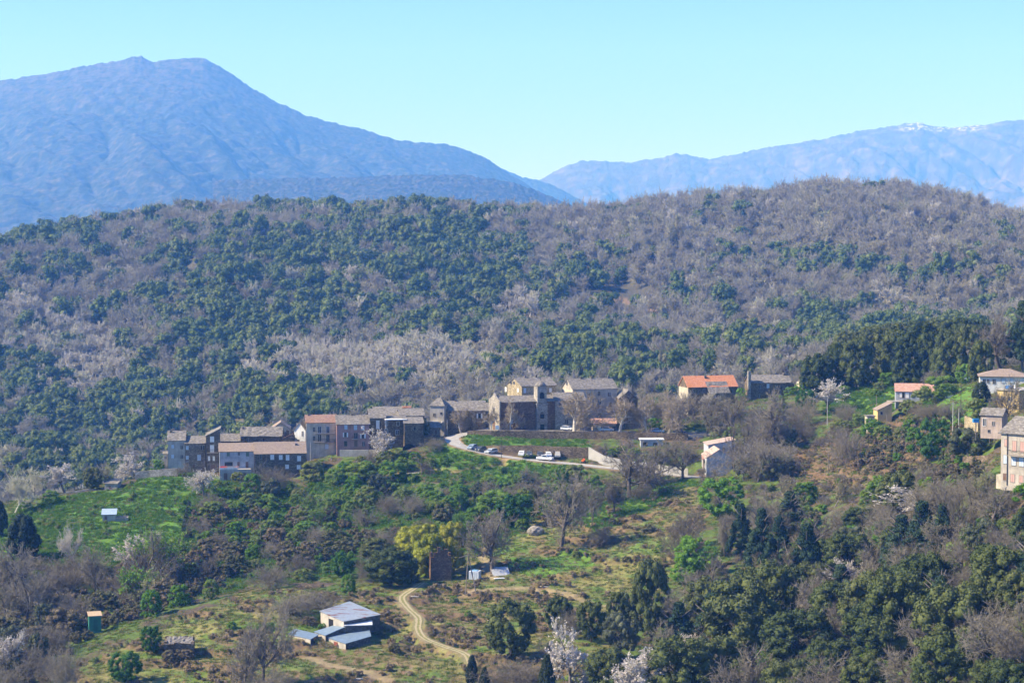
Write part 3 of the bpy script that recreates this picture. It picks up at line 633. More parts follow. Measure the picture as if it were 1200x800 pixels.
# ------------------------------------------------------------------ masses of plants nobody could count: points carrying instanced growth
def joined(name, parts, mats):
    V = []; F = []; M = []; o = 0
    for (v, f, mi) in parts: V.append(v); F.append(f + o); M.append(mi if hasattr(mi, '__len__') else np.full(len(f), mi)); o += len(v)
    return bpy.data.objects.new(name, mesh_np(name, np.concatenate(V), np.concatenate(F), mats, np.concatenate(M)))
def mass(name, label, cat, protos, pts, rot, scl, kind='stuff'):
    pts = np.asarray(pts, np.float32); n = len(pts)
    me = bpy.data.meshes.new(name); me.vertices.add(n); me.vertices.foreach_set('co', pts.ravel())
    a = me.attributes.new('turn', 'FLOAT', 'POINT'); a.data.foreach_set('value', np.asarray(rot, np.float32))
    a = me.attributes.new('size', 'FLOAT_VECTOR', 'POINT'); a.data.foreach_set('vector', np.asarray(scl, np.float32).ravel())
    a = me.attributes.new('pick', 'INT', 'POINT'); a.data.foreach_set('value', np.random.default_rng(n).integers(0, len(protos), n).astype(np.int32))
    ng = bpy.data.node_groups.new(name, 'GeometryNodeTree')
    ng.interface.new_socket('Geometry', in_out='INPUT', socket_type='NodeSocketGeometry'); ng.interface.new_socket('Geometry', in_out='OUTPUT', socket_type='NodeSocketGeometry')
    gi = ng.nodes.new('NodeGroupInput'); go = ng.nodes.new('NodeGroupOutput'); L = ng.links.new
    jn = ng.nodes.new('GeometryNodeJoinGeometry')
    for p in protos:
        oi = ng.nodes.new('GeometryNodeObjectInfo'); oi.inputs['Object'].default_value = p; oi.inputs['As Instance'].default_value = False
        g2 = ng.nodes.new('GeometryNodeGeometryToInstance'); L(oi.outputs['Geometry'], g2.inputs[0]); L(g2.outputs[0], jn.inputs[0])
    def attr(nm, t):
        q = ng.nodes.new('GeometryNodeInputNamedAttribute'); q.data_type = t; q.inputs['Name'].default_value = nm; return q.outputs['Attribute']
    io = ng.nodes.new('GeometryNodeInstanceOnPoints'); L(gi.outputs[0], io.inputs['Points']); L(jn.outputs[0], io.inputs['Instance'])
    io.inputs['Pick Instance'].default_value = True; L(attr('pick', 'INT'), io.inputs['Instance Index'])
    cx = ng.nodes.new('ShaderNodeCombineXYZ'); L(attr('turn', 'FLOAT'), cx.inputs[2]); L(cx.outputs[0], io.inputs['Rotation']); L(attr('size', 'FLOAT_VECTOR'), io.inputs['Scale'])
    L(io.outputs[0], go.inputs[0])
    o = link(name, me); md = o.modifiers.new('growth', 'NODES'); md.node_group = ng
    return tag(o, label, cat, kind=kind)
def tp(tr, mi=0): return (tr[0], tr[1], mi)
# ------------------------------------------------------------------ the wooded hill behind the village
rng = np.random.default_rng(12)
def far_leafy(seed, prof, mat, n=24, per=62, leaf=.032, **k):
    t, c = fit(trunk_np(seed, .5, .03), leafy(seed, prof, n, .12, .22, per, leaf, .14, .9, **k)); return joined('far_tree', [tp(t, 0), (c[0], c[1], 1)], [BARKD, mat])
def far_bare(seed, mats, tw, bark, **k):
    t, c = bare(seed, 4, 2, tw=tw, **k); return joined('far_tree', [tp(t, 0), (c[0], c[1], c[2] + 1)], [bark] + mats)
FAR = {
 'oak': [far_leafy(300 + s, round_p, OAKF) for s in range(4)] + [far_leafy(310, dome_p, OAKF)],
 'bare': [far_bare(320 + s, [TWIGF], .0065, BARK, kids=(6, 5, 5, 4), spread=.72, upw=.22) for s in range(4)],
 'pale': [far_bare(330 + s, [TWIGP], .0080, BARKP, kids=(5, 5, 5, 4), spread=.55, upw=.4) for s in range(3)],
 'bud': [far_bare(340 + s, [TWIGF, TWIGY], .006, BARK, kids=(5, 4, 4, 4), spread=.45, upw=.5, leaf=420, lsize=.03) for s in range(3)],
}
def gsum(px, py, L): return sum(a * np.exp(-((px - x) / sx) ** 2 - ((py - y) / sy) ** 2) for x, y, sx, sy, a in L)
EV = [(90,445,80,35,-.55),(160,500,60,18,-.45),(330,420,50,16,-.35),(600,370,70,18,-.4),(80,520,150,60,.6),(200,490,180,55,.5),(330,350,130,50,.6),(250,420,120,40,.55),(450,300,120,40,.55),(600,330,90,50,.4),(500,243,200,14,.75),(60,280,80,25,.7),(560,360,60,40,.4),
      (700,330,40,18,.8),(480,400,70,24,.4),(640,410,40,30,.55),(970,405,60,20,.7),(1090,395,90,22,.5),(720,430,60,20,.4),(960,320,50,18,.6),(830,350,60,30,.35),(30,450,60,60,.25),(590,440,30,25,.6),
      (800,270,250,40,-.45),(1050,260,170,50,-.6),(450,435,130,26,-.9),(110,440,90,35,-.2),(150,300,60,30,-.2),(620,300,40,40,.1),(880,420,50,14,.5),(1150,330,30,14,.3)]
PA = [(160,500,60,18,.5),(330,425,60,16,.5),(600,375,60,16,.4),(880,440,70,20,.35),(60,475,90,45,.55),(450,440,140,28,.85),(600,345,50,18,.45),(60,410,50,50,.45),(1040,355,70,10,.5),(130,440,60,40,.4),(25,365,25,20,.5),(300,450,60,25,.35),(30,540,50,30,.3)]
BU = [(340,322,45,10,.8),(540,380,35,14,.7),(250,450,80,30,.3),(20,560,30,30,.4),(130,355,20,10,.4),(690,360,30,10,.3),(830,400,60,20,.3),(215,440,30,20,.4)]
step = 7.5; gx, gy = np.meshgrid(np.arange(-720, 720, step), np.arange(706, 2020, step))
gx = (gx + rng.uniform(-.45, .45, gx.shape) * step).ravel(); gy = (gy + rng.uniform(-.45, .45, gy.shape) * step).ravel()
k = np.abs(gx / gy) < .36; gx, gy = gx[k], gy[k]
gz = zfull(gx, gy); px, py = proj(gx, gy, gz)
nz = fbm(gx / 28, gy / 40, 101, 4); nb = fbm(gx / 12, gy / 12, 103, 3)
clr = inpoly(px + (nb - .5) * 30, py + (nz - .5) * 16, [(668,350),(690,336),(735,330),(770,342),(764,362),(688,366)])
clr |= inpoly(px, py, [(950,470),(960,440),(1050,440),(1060,478),(1200,440),(1240,470),(1240,520),(900,520)]) & (gy < 740)
edge = py - np.interp(px, [-200,0,150,300,450,600,750,850,940,1040,1160,1300], [600,592,585,560,535,505,505,478,470,446,440,435])
keep = ~clr & ((gy > 745) | (edge < -2)) & (rng.random(len(gx)) < .93)
gx, gy, gz, px, py, nz, nb = [a[keep] for a in (gx, gy, gz, px, py, nz, nb)]
ev = .37 + gsum(px, py, EV) * .85 + (nz - .5) * 1.6 + (nb - .5) * 1.7; pa = gsum(px, py, PA) + (nb - .5) * .9 - .06; bu = gsum(px, py, BU) + (fbm(gx / 9, gy / 9, 107) - .5) * .9 - .12
r = rng.random(len(gx))
kind = np.where(ev > .60 + .2 * (r - .5), 'oak', np.where(pa > .3, 'pale', np.where((bu > .3) | (r < .09), 'bud', 'bare')))
kind = np.where((kind == 'bare') & (r > .955), 'pale', kind)
FARLAB = {'oak': ('evergreen_wood', 'dark evergreen oaks massed over the hillside behind the village'), 'bare': ('leafless_wood', 'grey purple leafless chestnut wood covering the hill behind the village'),
          'pale': ('pale_wood', 'pale silvery leafless trees with upright stems on the far slope'), 'bud': ('budding_wood', 'yellowish budding trees scattered through the hillside wood')}
SZ = {'oak': (4.2, 12.5, .8, 1.25), 'bare': (5.5, 11, .85, 1.4), 'pale': (4.6, 8, 1.1, 1.7), 'bud': (5.5, 9, 1.0, 1.4)}
far_pool = {k: np.nonzero(kind == k)[0] for k in FARLAB}
FAR_THING = {}
for kd, (nm, lb) in FARLAB.items():
    i = far_pool[kd]; a, b_, r1, r2 = SZ[kd]; w = (a + (b_ - a) * rng.random(len(i)) ** 2.0) * np.interp(gy[i], [760, 1300, 1800], [.95, 1.3, 1.5]); h = w * (r1 + (r2 - r1) * rng.random(len(i)))
    # the ones that show largest, on the near foot of the hill, stand as trees of their own
    px_h = h / gy[i]; inview = (px[i] > -10) & (px[i] < 1210)
    order = np.argsort(-(px_h * inview)); nown = {'oak': 130, 'bare': 120, 'pale': 110, 'bud': 60}[kd]
    own = order[:nown]; rest = np.setdiff1d(np.arange(len(i)), own); FAR_THING[kd] = (i[own], w[own], h[own])
    j = i[rest]; mass(nm, lb, 'wood', FAR[kd], np.c_[gx[j], gy[j], gz[j] - .3], rng.random(len(j)) * 6.28, np.c_[w[rest], w[rest], h[rest]])
FGROUP = {'oak': ('holm_oak', 'dark round evergreen oak standing among leafless trees on the far hillside', 'evergreen oaks on the hillside beyond the village'),
          'bare': ('bare_tree', 'leafless grey brown tree in the hillside wood behind the village', 'leafless trees on the hillside beyond the village'),
          'pale': ('pale_tree', 'pale upright leafless tree in the hillside wood behind the village', 'pale trees on the hillside beyond the village'),
          'bud': ('budding_tree', 'yellow green budding tree in the hillside wood behind the village', 'budding trees on the hillside beyond the village')}
for kd, (ii, w, h) in FAR_THING.items():
    nm, lb, gr = FGROUP[kd]; protos = [p.data for p in FAR[kd]]
    for a, ww, hh in zip(ii, w, h):
        o = link(nm, protos[_pick.randrange(len(protos))]); o.location = (gx[a], gy[a], gz[a] - .3); o.rotation_euler = (0, 0, _pick.random() * 6.28); o.scale = (ww, ww, hh)
        tag(o, lb, 'tree', gr)
# low green scrub on the open crest of the hill
sx_ = rng.uniform(-440, 440, 4200); sy_ = rng.uniform(1620, 1930, 4200); sz_ = zfull(sx_, sy_); qx, qy = proj(sx_, sy_, sz_)
k = (gsum(qx, qy, [(640,250,70,12,1),(130,265,50,14,.9),(470,245,50,10,.8),(545,262,60,20,.5)]) + rng.random(4200) * .5) > .62
FARBUSH = [joined('far_bush', [(v[0], v[1], 0)], [SPRING]) for v in [fit((np.zeros((1, 3)),), leafy(s, dome_p, 9, .2, .3, 30, .07))[1] for s in (401, 402)]]
mass('crest_scrub', 'low yellow green scrub along the open crest of the hill', 'scrub', FARBUSH, np.c_[sx_, sy_, sz_][k], rng.random(k.sum()) * 6.28, np.c_[(a := rng.uniform(2.4, 5, k.sum())), a, a * .8])
# ------------------------------------------------------------------ buildings
M_CREAM = plaster('cream_plaster', (.56, .49, .37)); M_GREYP = plaster('grey_plaster', (.45, .41, .345)); M_BLUEP = plaster('blue_grey_plaster', (.40, .42, .44), .35)
M_PINKP = plaster('pink_plaster', (.42, .24, .20)); M_WHITEP = plaster('white_plaster', (.74, .72, .67), .3); M_YELL = plaster('yellow_plaster', (.62, .46, .20), .3); M_ROSE = plaster('rose_plaster', (.50, .40, .33))
M_STONE = stone('brown_stone', (.23, .17, .11), (.35, .27, .175), (.47, .375, .265)); M_STONED = stone('dark_stone', (.15, .108, .066), (.235, .175, .11), (.34, .265, .175)); M_STONEY = stone('ochre_stone', (.42, .33, .19), (.54, .44, .27), (.60, .52, .36))
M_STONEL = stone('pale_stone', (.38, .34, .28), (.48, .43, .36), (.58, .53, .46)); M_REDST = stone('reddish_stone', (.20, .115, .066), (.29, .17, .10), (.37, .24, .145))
T_SLATE = tiles('stone_slates', (.11, .10, .09), (.22, .20, .175), (.36, .335, .295)); T_TAN = tiles('tan_tiles', (.25, .19, .15), (.31, .24, .19), (.36, .285, .23), 3, 2.4); T_ORANGE = tiles('orange_tiles', (.46, .18, .085), (.58, .24, .12), (.64, .32, .19), 3, 2.6)
T_PINK = tiles('pinkish_tiles', (.42, .21, .15), (.50, .29, .22), (.58, .40, .32), 3, 2.6); T_RUST = tiles('rusty_tiles', (.22, .13, .095), (.30, .18, .13), (.37, .27, .21), 3, 2.6)
T_PALE = tiles('pale_pink_tiles', (.44, .31, .25), (.50, .37, .31), (.56, .44, .37), 3, 2.6)
M_PALEB = plaster('pale_blue_plaster', (.52, .54, .56), .35)
G_PANE = plain('window_glass', (.02, .024, .03), .12, var=.1, spec=.6); W_WHITE = plain('white_paint', (.78, .77, .74), .5, var=.05); W_BLUE = plain('pale_blue_paint', (.50, .58, .66), .5, var=.06); W_BROWN = plain('brown_wood', (.17, .10, .065), .7); W_PINK = plain('faded_pink_paint', (.50, .31, .26), .6); W_GREEN = plain('green_paint', (.10, .16, .12), .6)
W_STONE = plain('frame_stone', (.30, .265, .22), .8); IRON = plain('dark_iron', (.05, .05, .05), .5, .3); CHIM = stone('chimney_stone', (.22, .18, .15), (.3, .26, .21), (.36, .31, .26), 4)
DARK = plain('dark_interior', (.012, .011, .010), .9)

def slab(mb, a, b, c, d, th=.18, nx=10, ny=5, jit=.05, rs=None):
    """roof slope a-b (eave) to d-c (ridge), uneven like old slates"""
    rs = rs or random.Random(int(abs(a[0] * 91 + b[1] * 13 + c[2] * 7)) + nx)
    a, b, c, d = map(Vector, (a, b, c, d)); n = (b - a).cross(d - a).normalized()
    if n.z < 0: n = -n
    top = []; bot = []
    for j in range(ny + 1):
        for i in range(nx + 1):
            p = (a + (b - a) * (i / nx)) * (1 - j / ny) + (d + (c - d) * (i / nx)) * (j / ny)
            e = rs.uniform(-jit, jit) if jit else 0
            top.append(p + n * e); bot.append(p - n * th)
    o = len(mb.v); mb.v += [tuple(p) for p in top + bot]; N_ = (nx + 1) * (ny + 1); w = nx + 1
    for j in range(ny):
        for i in range(nx):
            q = o + j * w + i; mb.f.append([q, q + 1, q + w + 1, q + w]); r = q + N_; mb.f.append([r + w, r + w + 1, r + 1, r])
    for i in range(nx):
        q = o + i; mb.f.append([q, q + N_, q + N_ + 1, q + 1]); q = o + ny * w + i; mb.f.append([q + 1, q + 1 + N_, q + N_, q])
    for j in range(ny):
        q = o + j * w; mb.f.append([q + w, q + w + N_, q + N_, q]); q = o + j * w + nx; mb.f.append([q, q + N_, q + w + N_, q + w])
    return mb

HOUSES = []
class House:
    def __init__(s, name, label, px0, px1, base, eave, Y, yaw, D, cat='house', group=None):
        s.a = rad(yaw); s.ca, s.sa = math.cos(s.a), math.sin(s.a); s.p = P(px0, base, Y); s.Y = Y; s.D = D
        s.W = s.sx(px1, base); s.H = P(px0, eave, Y)[2] - s.p[2]
        s.root = empty(name, s.p, s.a); tag(s.root, label, cat, group); s.roof_o = None
        HOUSES.append((s.p[0], s.p[1], s.ca, s.sa, s.W, s.D))
    def sx(s, px, py): r = P(px, py, 1.0); return (r[0] * s.Y - s.p[0]) / (s.ca - r[0] * s.sa)
    def front(s, px, py):
        x = s.sx(px, py); r = P(px, py, 1.0); return x, r[2] * (s.Y + x * s.sa) - s.p[2]
    def left(s, px, py):
        r = P(px, py, 1.0); t = (s.p[0] - r[0] * s.Y) / (s.sa + r[0] * s.ca); return t, r[2] * (s.Y + t * s.ca) - s.p[2]
    def ridge_h(s, py): return P(CX, py, s.Y + s.D / 2 * s.ca)[2] - s.p[2]
    def body(s, wall, roof, kind='gable', ridge=None, over=.3, down=3.0, jit=.05, th=.18, rh=None, hips=0):
        W, D, H = s.W, s.D, s.H; R = rh if rh is not None else (s.ridge_h(ridge) if ridge else H); o = over; b = MB(); r = MB(); s.R = R; s.kind = kind
        nx = max(4, int(W / 1.1)); sl = (R - H) / (D / 2) if kind in ('gable',) else 0
        if kind in ('gable', 'hip'):
            if kind == 'gable':
                for x in (0, W): pass
                L = [(0, 0, -down), (0, D, -down), (0, D, H), (0, D / 2, R), (0, 0, H)]
                b.prism(L, [(W, y, z) for _, y, z in L])
                e = H - sl * o; slab(r, (-o, -o, e + .16), (W + o, -o, e + .16), (W + o, D / 2, R + .16), (-o, D / 2, R + .16), th, nx, 5, jit)
                slab(r, (-o, D + o, e + .16), (W + o, D + o, e + .16), (W + o, D / 2, R + .165), (-o, D / 2, R + .165), th, nx, 5, jit)
            else:
                b.box(0, W, 0, D, -down, H); h = min(D / 2, W / 2) * (hips or 1); e = H - .05
                A, B_, C_, E = (-o, -o, e), (W + o, -o, e), (W + o, D + o, e), (-o, D + o, e); p, q = (h, D / 2, R), (max(W - h, h + .05), D / 2, R)
                slab(r, A, B_, q, p, th, nx, 5, jit); slab(r, C_, E, p, q, th, nx, 5, jit); slab(r, E, A, p, (p[0], p[1] + .001, p[2]), th, 5, 5, jit); slab(r, B_, C_, q, (q[0], q[1] + .001, q[2]), th, 5, 5, jit)
        elif kind == 'gablef':
            L = [(0, 0, -down), (W, 0, -down), (W, 0, H), (W / 2, 0, R), (0, 0, H)]; b.prism([(x, D, z) for x, _, z in L], L)
            sl = (R - H) / (W / 2); e = H - sl * o; n2 = max(4, int(D / 1.1))
            slab(r, (-o, D + o, e + .16), (-o, -o, e + .16), (W / 2, -o, R + .16), (W / 2, D + o, R + .16), th, n2, 4, jit); slab(r, (W + o, -o, e + .16), (W + o, D + o, e + .16), (W / 2, D + o, R + .165), (W / 2, -o, R + .165), th, n2, 4, jit)
        elif kind == 'mono':
            L = [(0, 0, -down), (0, D, -down), (0, D, R), (0, 0, H)]; b.prism(L, [(W, y, z) for _, y, z in L]); sl = (R - H) / D
            slab(r, (-o, -o, H - sl * o + .16), (W + o, -o, H - sl * o + .16), (W + o, D + o, R + sl * o + .16), (-o, D + o, R + sl * o + .16), th, nx, 5, jit)
        elif kind == 'monor':
            L = [(0, 0, -down), (W, 0, -down), (W, 0, R), (0, 0, H)]; b.prism([(x, D, z) for x, _, z in L], L); sl = (R - H) / W
            slab(r, (-o, D + o, H - sl * o + .16), (-o, -o, H - sl * o + .16), (W + o, -o, R + sl * o + .16), (W + o, D + o, R + sl * o + .16), th, nx, 5, jit)
        elif kind == 'flat':
            b.box(0, W, 0, D, -down, H); slab(r, (-o, -o, H + th), (W + o, -o, H + th), (W + o, D + o, H + th + .1), (-o, D + o, H + th + .1), th, nx, 4, jit)
        s.wall_o = b.build('wall', wall, s.root); s.roof_o = r.build('roof', roof, s.root); return s
    def window(s, px, py, wp, hp, kind='dark', face='f', col=None, frame=None):
        x, z = (s.front if face == 'f' else s.left)(px, py); m = mpp(s.Y); w = wp * m / (s.ca if face == 'f' else max(abs(s.sa), .25)) / 2; h = hp * m / 2
        if face == 'l': w = max(min(w, .7), .3)
        mp = (lambda a, o_, c: (a, o_, c)) if face == 'f' else (lambda a, o_, c: (o_, a, c))
        def bx(mb, a0, a1, o0, o1, c0, c1):
            t = MB().box(a0, a1, o0, o1, c0, c1); k = len(mb.v); mb.v += [mp(*v) for v in t.v]; mb.f += [[k + i for i in f] for f in t.f]
        f = MB(); e = .08
        bx(f, x - w - e, x + w + e, -.07, .02, z + h, z + h + e); bx(f, x - w - e, x + w + e, -.10, .02, z - h - e, z - h); bx(f, x - w - e, x - w, -.07, .02, z - h, z + h); bx(f, x + w, x + w + e, -.07, .02, z - h, z + h)
        nm = 'door' if kind == 'door' else 'window'
        fo = f.build(nm, frame or W_STONE, s.root)
        if kind == 'shut':
            for (q0, q1) in ((x - w, x - .015), (x + .015, x + w)):
                g = MB(); bx(g, q0 + .005, q1, -.05, -.01, z - h + .01, z + h - .01); g.build('shutter', col or W_WHITE, fo)
        else:
            g = MB(); bx(g, x - w + .004, x + w - .004, -.025, -.008, z - h + .004, z + h - .004); g.build('leaf' if kind == 'door' else 'pane', (col or W_BROWN) if kind == 'door' else G_PANE, fo)
            if kind == 'dark':
                g = MB(); bx(g, x - .03, x + .03, -.05, -.026, z - h + .01, z + h - .01); g.build('glazing_bar', W_WHITE, fo)
            if kind == 'open':
                for q in (x - 2 * w - .06, x + w + .12):
                    g = MB(); bx(g, q - .04, q + w * .95, -.11, -.075, z - h, z + h); g.build('shutter', col or W_WHITE, fo)
        return fo
    def wins(s, L, **k):
        for t in L: s.window(*t, **k)
        return s
    def chimney(s, fx, fy, hgt, w=.6):
        x = s.W * fx; y = s.D * fy
        base = s.R - abs(y - s.D / 2) / (s.D / 2) * (s.R - s.H) if s.kind in ('gable', 'hip') else max(s.R, s.H)
        c = MB().box(x - w / 2, x + w / 2, y - w / 2, y + w / 2, base - .5, base + hgt).build('chimney', CHIM, s.roof_o)
        MB().box(x - w / 2 - .12, x + w / 2 + .12, y - w / 2 - .12, y + w / 2 + .12, base + hgt + .003, base + hgt + .16).build('chimney_cap', CHIM, c) if False else None
        return s
    def box_part(s, name, x0, x1, y0, y1, z0, z1, m, par=None): return MB().box(x0, x1, y0, y1, z0, z1).build(name, m, par or s.root)
    def balcony(s, px0, px1, py, proj_=1.0):
        x0, z = s.front(px0, py); x1, _ = s.front(px1, py)
        o = s.box_part('balcony', x0, x1, -proj_, -.003, z - .16, z, W_STONE); r = MB(); r.box(x0, x1, -proj_ + .02, -proj_ + .06, z + .92, z + .98)
        for i in range(int((x1 - x0) / .16) + 1): q = min(x0 + .02 + i * .16, x1 - .04); r.box(q, q + .025, -proj_ + .025, -proj_ + .055, z + .002, z + .918)
        for q in (x0 + .002, x1 - .045): r.box(q, q + .04, -proj_ + .065, -.01, z + .92, z + .97)
        r.build('railing', IRON, o); return s

# far left cluster
h = House('stone_house', 'tall grey plastered house with two window rows at the left end of the village', 197, 217, 549, 516, 603, 7, 9); h.body(M_GREYP, T_SLATE, 'gable', 505).chimney(.15, .4, 1.0)
h.wins([(202.3,523,3,4.5,'shut','f',W_BLUE),(202.3,534.5,3,4.5,'shut','f',W_BLUE),(213,524,2.5,4),(213,535,2.5,4)])
h = House('lean_to_annex', 'small pale annex clinging to the left end house', 191.5, 196.5, 541, 532, 606, 7, 4, 'annex'); h.body(M_CREAM, T_SLATE, 'mono', 530); h.window(194, 536, 2, 3)
h = House('stone_house', 'tan stone house with slate roof between the left end house and the gabled one', 217.2, 241, 548, 519.5, 603, 7, 9); h.body(M_STONE, T_SLATE, 'gable', 511)
h.wins([(219.5,524.5,3,4.5,'shut','f',W_BLUE),(237.5,524.5,4.5,5,'dark'),(233.3,536,4,7,'shut','f',W_BLUE),(219.5,536,3,4.5,'shut','f',W_BLUE),(227,546,3,5,'door')])
h = House('stone_house', 'narrow dark stone house with a roof sloping up to the right and white shutters', 241.6, 257.6, 551, 511, 601, 7, 9); h.body(M_STONED, T_SLATE, 'monor', rh=(551 - 502.5) * mpp(601))
h.wins([(248.5,514.5,4.6,6.5,'shut'),(248.5,525.5,4.6,8.5,'shut'),(245,537,2.3,5.5,'shut'),(250.5,537,2.3,5.5,'shut'),(249.5,547,6,6,'door')]); h.balcony(242.5, 255.5, 530, .7)
h = House('stone_house', 'low dark roofed stone house behind the narrow house, stepping down right', 258.5, 281, 535, 517, 612, 7, 8); h.body(M_STONED, T_SLATE, 'gable', 508.5)
h = House('stone_house', 'pale blue grey house with tan tiled roof above a flower terrace', 257.4, 298, 550, 529, 594, 9, 8); h.body(M_BLUEP, T_TAN, 'gable', 519.5, jit=.02)
h.wins([(267.5,532,3,4.5,'shut','f',W_GREEN),(280,531.5,2,3.5),(290,532,3,4.5,'shut','f',W_GREEN),(279.5,543.5,2.5,5,'door'),(289.5,544.5,3,7,'door'),(268,543.5,9,4.5,'plain')])
p = h.p; x0, z0 = h.front(257.2, 549); x1, _ = h.front(293.5, 549)
b_ = h.box_part('terrace', x0, x1, -3.2, -.004, z0 - 4, z0 + .05, M_GREYP); 
for a in (264.2, 286):
    xa, za = h.front(a, 556.5); h.box_part('cellar_door', xa - .5, xa + .5, -3.24, -3.2, za - 1.0, za + 1.0, W_BROWN, b_)
x2, _ = h.front(278, 549); h.box_part('parapet', x0, x2, -3.2, -3.05, z0 + .052, z0 + .6, M_WHITEP, b_)
POTS = []
for a, lb in ((259.5, 'red flowering pot at the left corner of the flower terrace'), (262, 'red flowering pot, second from left on the flower terrace'), (264.5, 'orange flowering pot, third from left on the flower terrace'), (277.5, 'pinkish flowering pot at the right end of the flower terrace')):
    xa, _ = h.front(a, 549); wp = h.root.location + Vector((h.ca * xa + h.sa * 2.6, h.sa * xa - h.ca * 2.6, z0 + .05)); POTS.append((wp, lb))
h = House('stone_house', 'long dark stone house with tan tiled roof and white shutters', 298.6, 358.4, 560, 531.5, 594, 9, 8.5); h.body(M_STONED, T_TAN, 'gable', 518.3, jit=.02).chimney(.82, .35, .6)
h.wins([(319,535.5,4.2,6,'shut'),(329,535.7,4,5.5,'shut'),(337,536,4,6.5,'shut'),(350.5,537,4.2,6.2,'shut'),(336.3,546.5,4.2,5,'shut'),(350,547,4.2,5,'shut'),(306,535,3,5),(343,557,3.5,6,'door')])
h = House('ruined_house', 'long old slate roofed house, partly collapsed at its right end, behind the tan roof', 282, 330, 524, 511, 612, 4, 9); h.body(M_STONED, T_SLATE, 'gable', 500.5, jit=.14).chimney(.05, .4, .7).chimney(.5, .55, .5)
h.wins([(291,515,3,4.5),(309,515,2.5,4,'plain'),(328,517,2,4,'plain')])
h = House('ruined_house', 'roofless broken stone shell with a dark hollow beside the white gable', 330.5, 345.5, 524, 512, 610, 4, 7); W, D, H = h.W, h.D, h.H
b = MB(); rs = random.Random(3)
for (xa, xb, ya, yb) in ((0, W, 0, .5), (0, .5, .51, D), (W - .5, W, .51, D), (.51, W - .51, D - .5, D)):
    n = 6
    for i in range(n):
        u0, u1 = i / n, (i + 1) / n; hh = H * (.55 + .75 * rs.random()) + (1.2 if ya > 3 else 0)
        if xb - xa > 1: b.box(xa + (xb - xa) * u0, xa + (xb - xa) * u1 - .002, ya, yb, -3, hh)
        else: b.box(xa, xb, ya + (yb - ya) * u0, ya + (yb - ya) * u1 - .002, -3, hh)
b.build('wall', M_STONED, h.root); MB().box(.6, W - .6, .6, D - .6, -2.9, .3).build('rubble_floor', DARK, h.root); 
MB().tube([(.4, .6, H * .9), (W - .4, D - .6, H * 1.2)], .12).build('fallen_beam', W_BROWN, h.root)
h = House('stone_house', 'small house with tan gable just showing behind the ruined slate roof', 318.5, 340, 515, 502.5, 628, 6, 9); h.body(M_CREAM, T_TAN, 'gablef', rh=(515 - 495) * mpp(628))
h = House('white_house', 'narrow cream white gabled house left of the balcony house', 345, 358, 527, 503, 613, -22, 9); h.body(M_WHITEP, T_SLATE, 'gablef', rh=(527 - 493.8) * mpp(613)).wins([(348.3,497.3,1.6,2.6),(354.6,508,1.7,5.5),(349.8,517,1.7,4.5)])
h = House('balcony_house', 'cream three storey house with two iron balconies and a rusty red roof', 359, 394.3, 528, 495.3, 611, 8, 9); h.body(M_CREAM, T_RUST, 'gable', 486.3, jit=.03).chimney(.1, .45, .6)
h.wins([(374.5,503.5,3.3,7.5,'dark','f',None,W_BLUE),(384.3,503.5,3.3,7.5,'dark','f',None,W_BLUE),(374.5,513,3.3,7.5,'dark'),(384.3,513,3.3,7.5,'dark'),(383,523,4,6,'shut','f',W_BLUE),(368,503,2.4,5),(368,513.5,2.4,5)])
h.balcony(369, 393, 507.5); h.balcony(368.5, 393, 517.5)
h = House('pink_house', 'faded pink three storey house with white shutters and slate roof', 394.8, 433, 526, 497.2, 609, 8, 9); h.body(M_PINKP, T_SLATE, 'gable', 486.8).chimney(.5, .5, .6)
h.wins([(405.3,500.3,3.6,5.3,'shut','f',W_BLUE),(416.5,500.7,3.6,5.8,'shut','f',W_BLUE),(425.3,501.2,3.6,5.5,'shut','f',W_BLUE),(404.8,509.3,2.6,5.3,'open'),(417,510.5,4,6.5,'dark'),(425.3,510.8,2.8,5.2,'open'),(405,519.6,3.4,6,'plain'),(417,519.5,3.6,7,'door'),(426,520,2.6,5)]); h.balcony(412.5, 421.5, 514, .7)
h = House('stone_house', 'dark stone house right of the pink house with one tall white shutter', 433.4, 451.5, 526, 489.6, 611, 8, 9); h.body(M_STONED, T_SLATE, 'gable', 479).wins([(442.8,497.5,4,10,'shut'),(445.5,497,2,6,'plain'),(442,512,3,5)])
h = House('stone_house', 'grey stone house with a white flat canopy and framed windows', 451.8, 477, 528, 492, 609, 8, 8); h.body(M_STONED, T_SLATE, 'mono', 489.5)
h.wins([(452.8,495.8,3,5,'dark','f',None,W_WHITE),(466.3,496.3,3,4.6,'dark','f',None,W_WHITE),(452.6,504.8,3,5,'dark','f',None,W_WHITE),(465.5,506.6,4,5,'dark','f',None,W_WHITE)])
xa, za = h.front(451, 491.5); xb, _ = h.front(476, 491.5); cp = h.box_part('canopy', xa, xb, -2.2, .4, za, za + .22, W_WHITE)
for q in (xa + .1, xb - .2): h.box_part('post', q, q + .12, -2.1, -1.98, za - 2.6, za - .002, W_WHITE, cp)
h = House('stone_house', 'big slate roofed house with long ridge behind the white canopy', 469, 497, 508, 487.3, 618, 8, 10); h.body(M_STONED, T_SLATE, 'gable', 478.8)
h = House('stone_house', 'slate roofed stone house with a steep lit left slope above the tall shutter', 452.5, 468.5, 508, 487.5, 622, 2, 10); h.body(M_STONED, T_SLATE, 'gable', 480)
h = House('stone_house', 'low house with dark ridge and a red roof patch behind the slate roofs', 437, 481, 500, 482, 634, 2, 8); h.body(M_STONE, T_SLATE, 'gable', 476.8); h.box_part('red_sheet', h.W * .78, h.W * 1.02, 1, 3.4, h.R - .6, h.R + .28, T_ORANGE, h.roof_o)
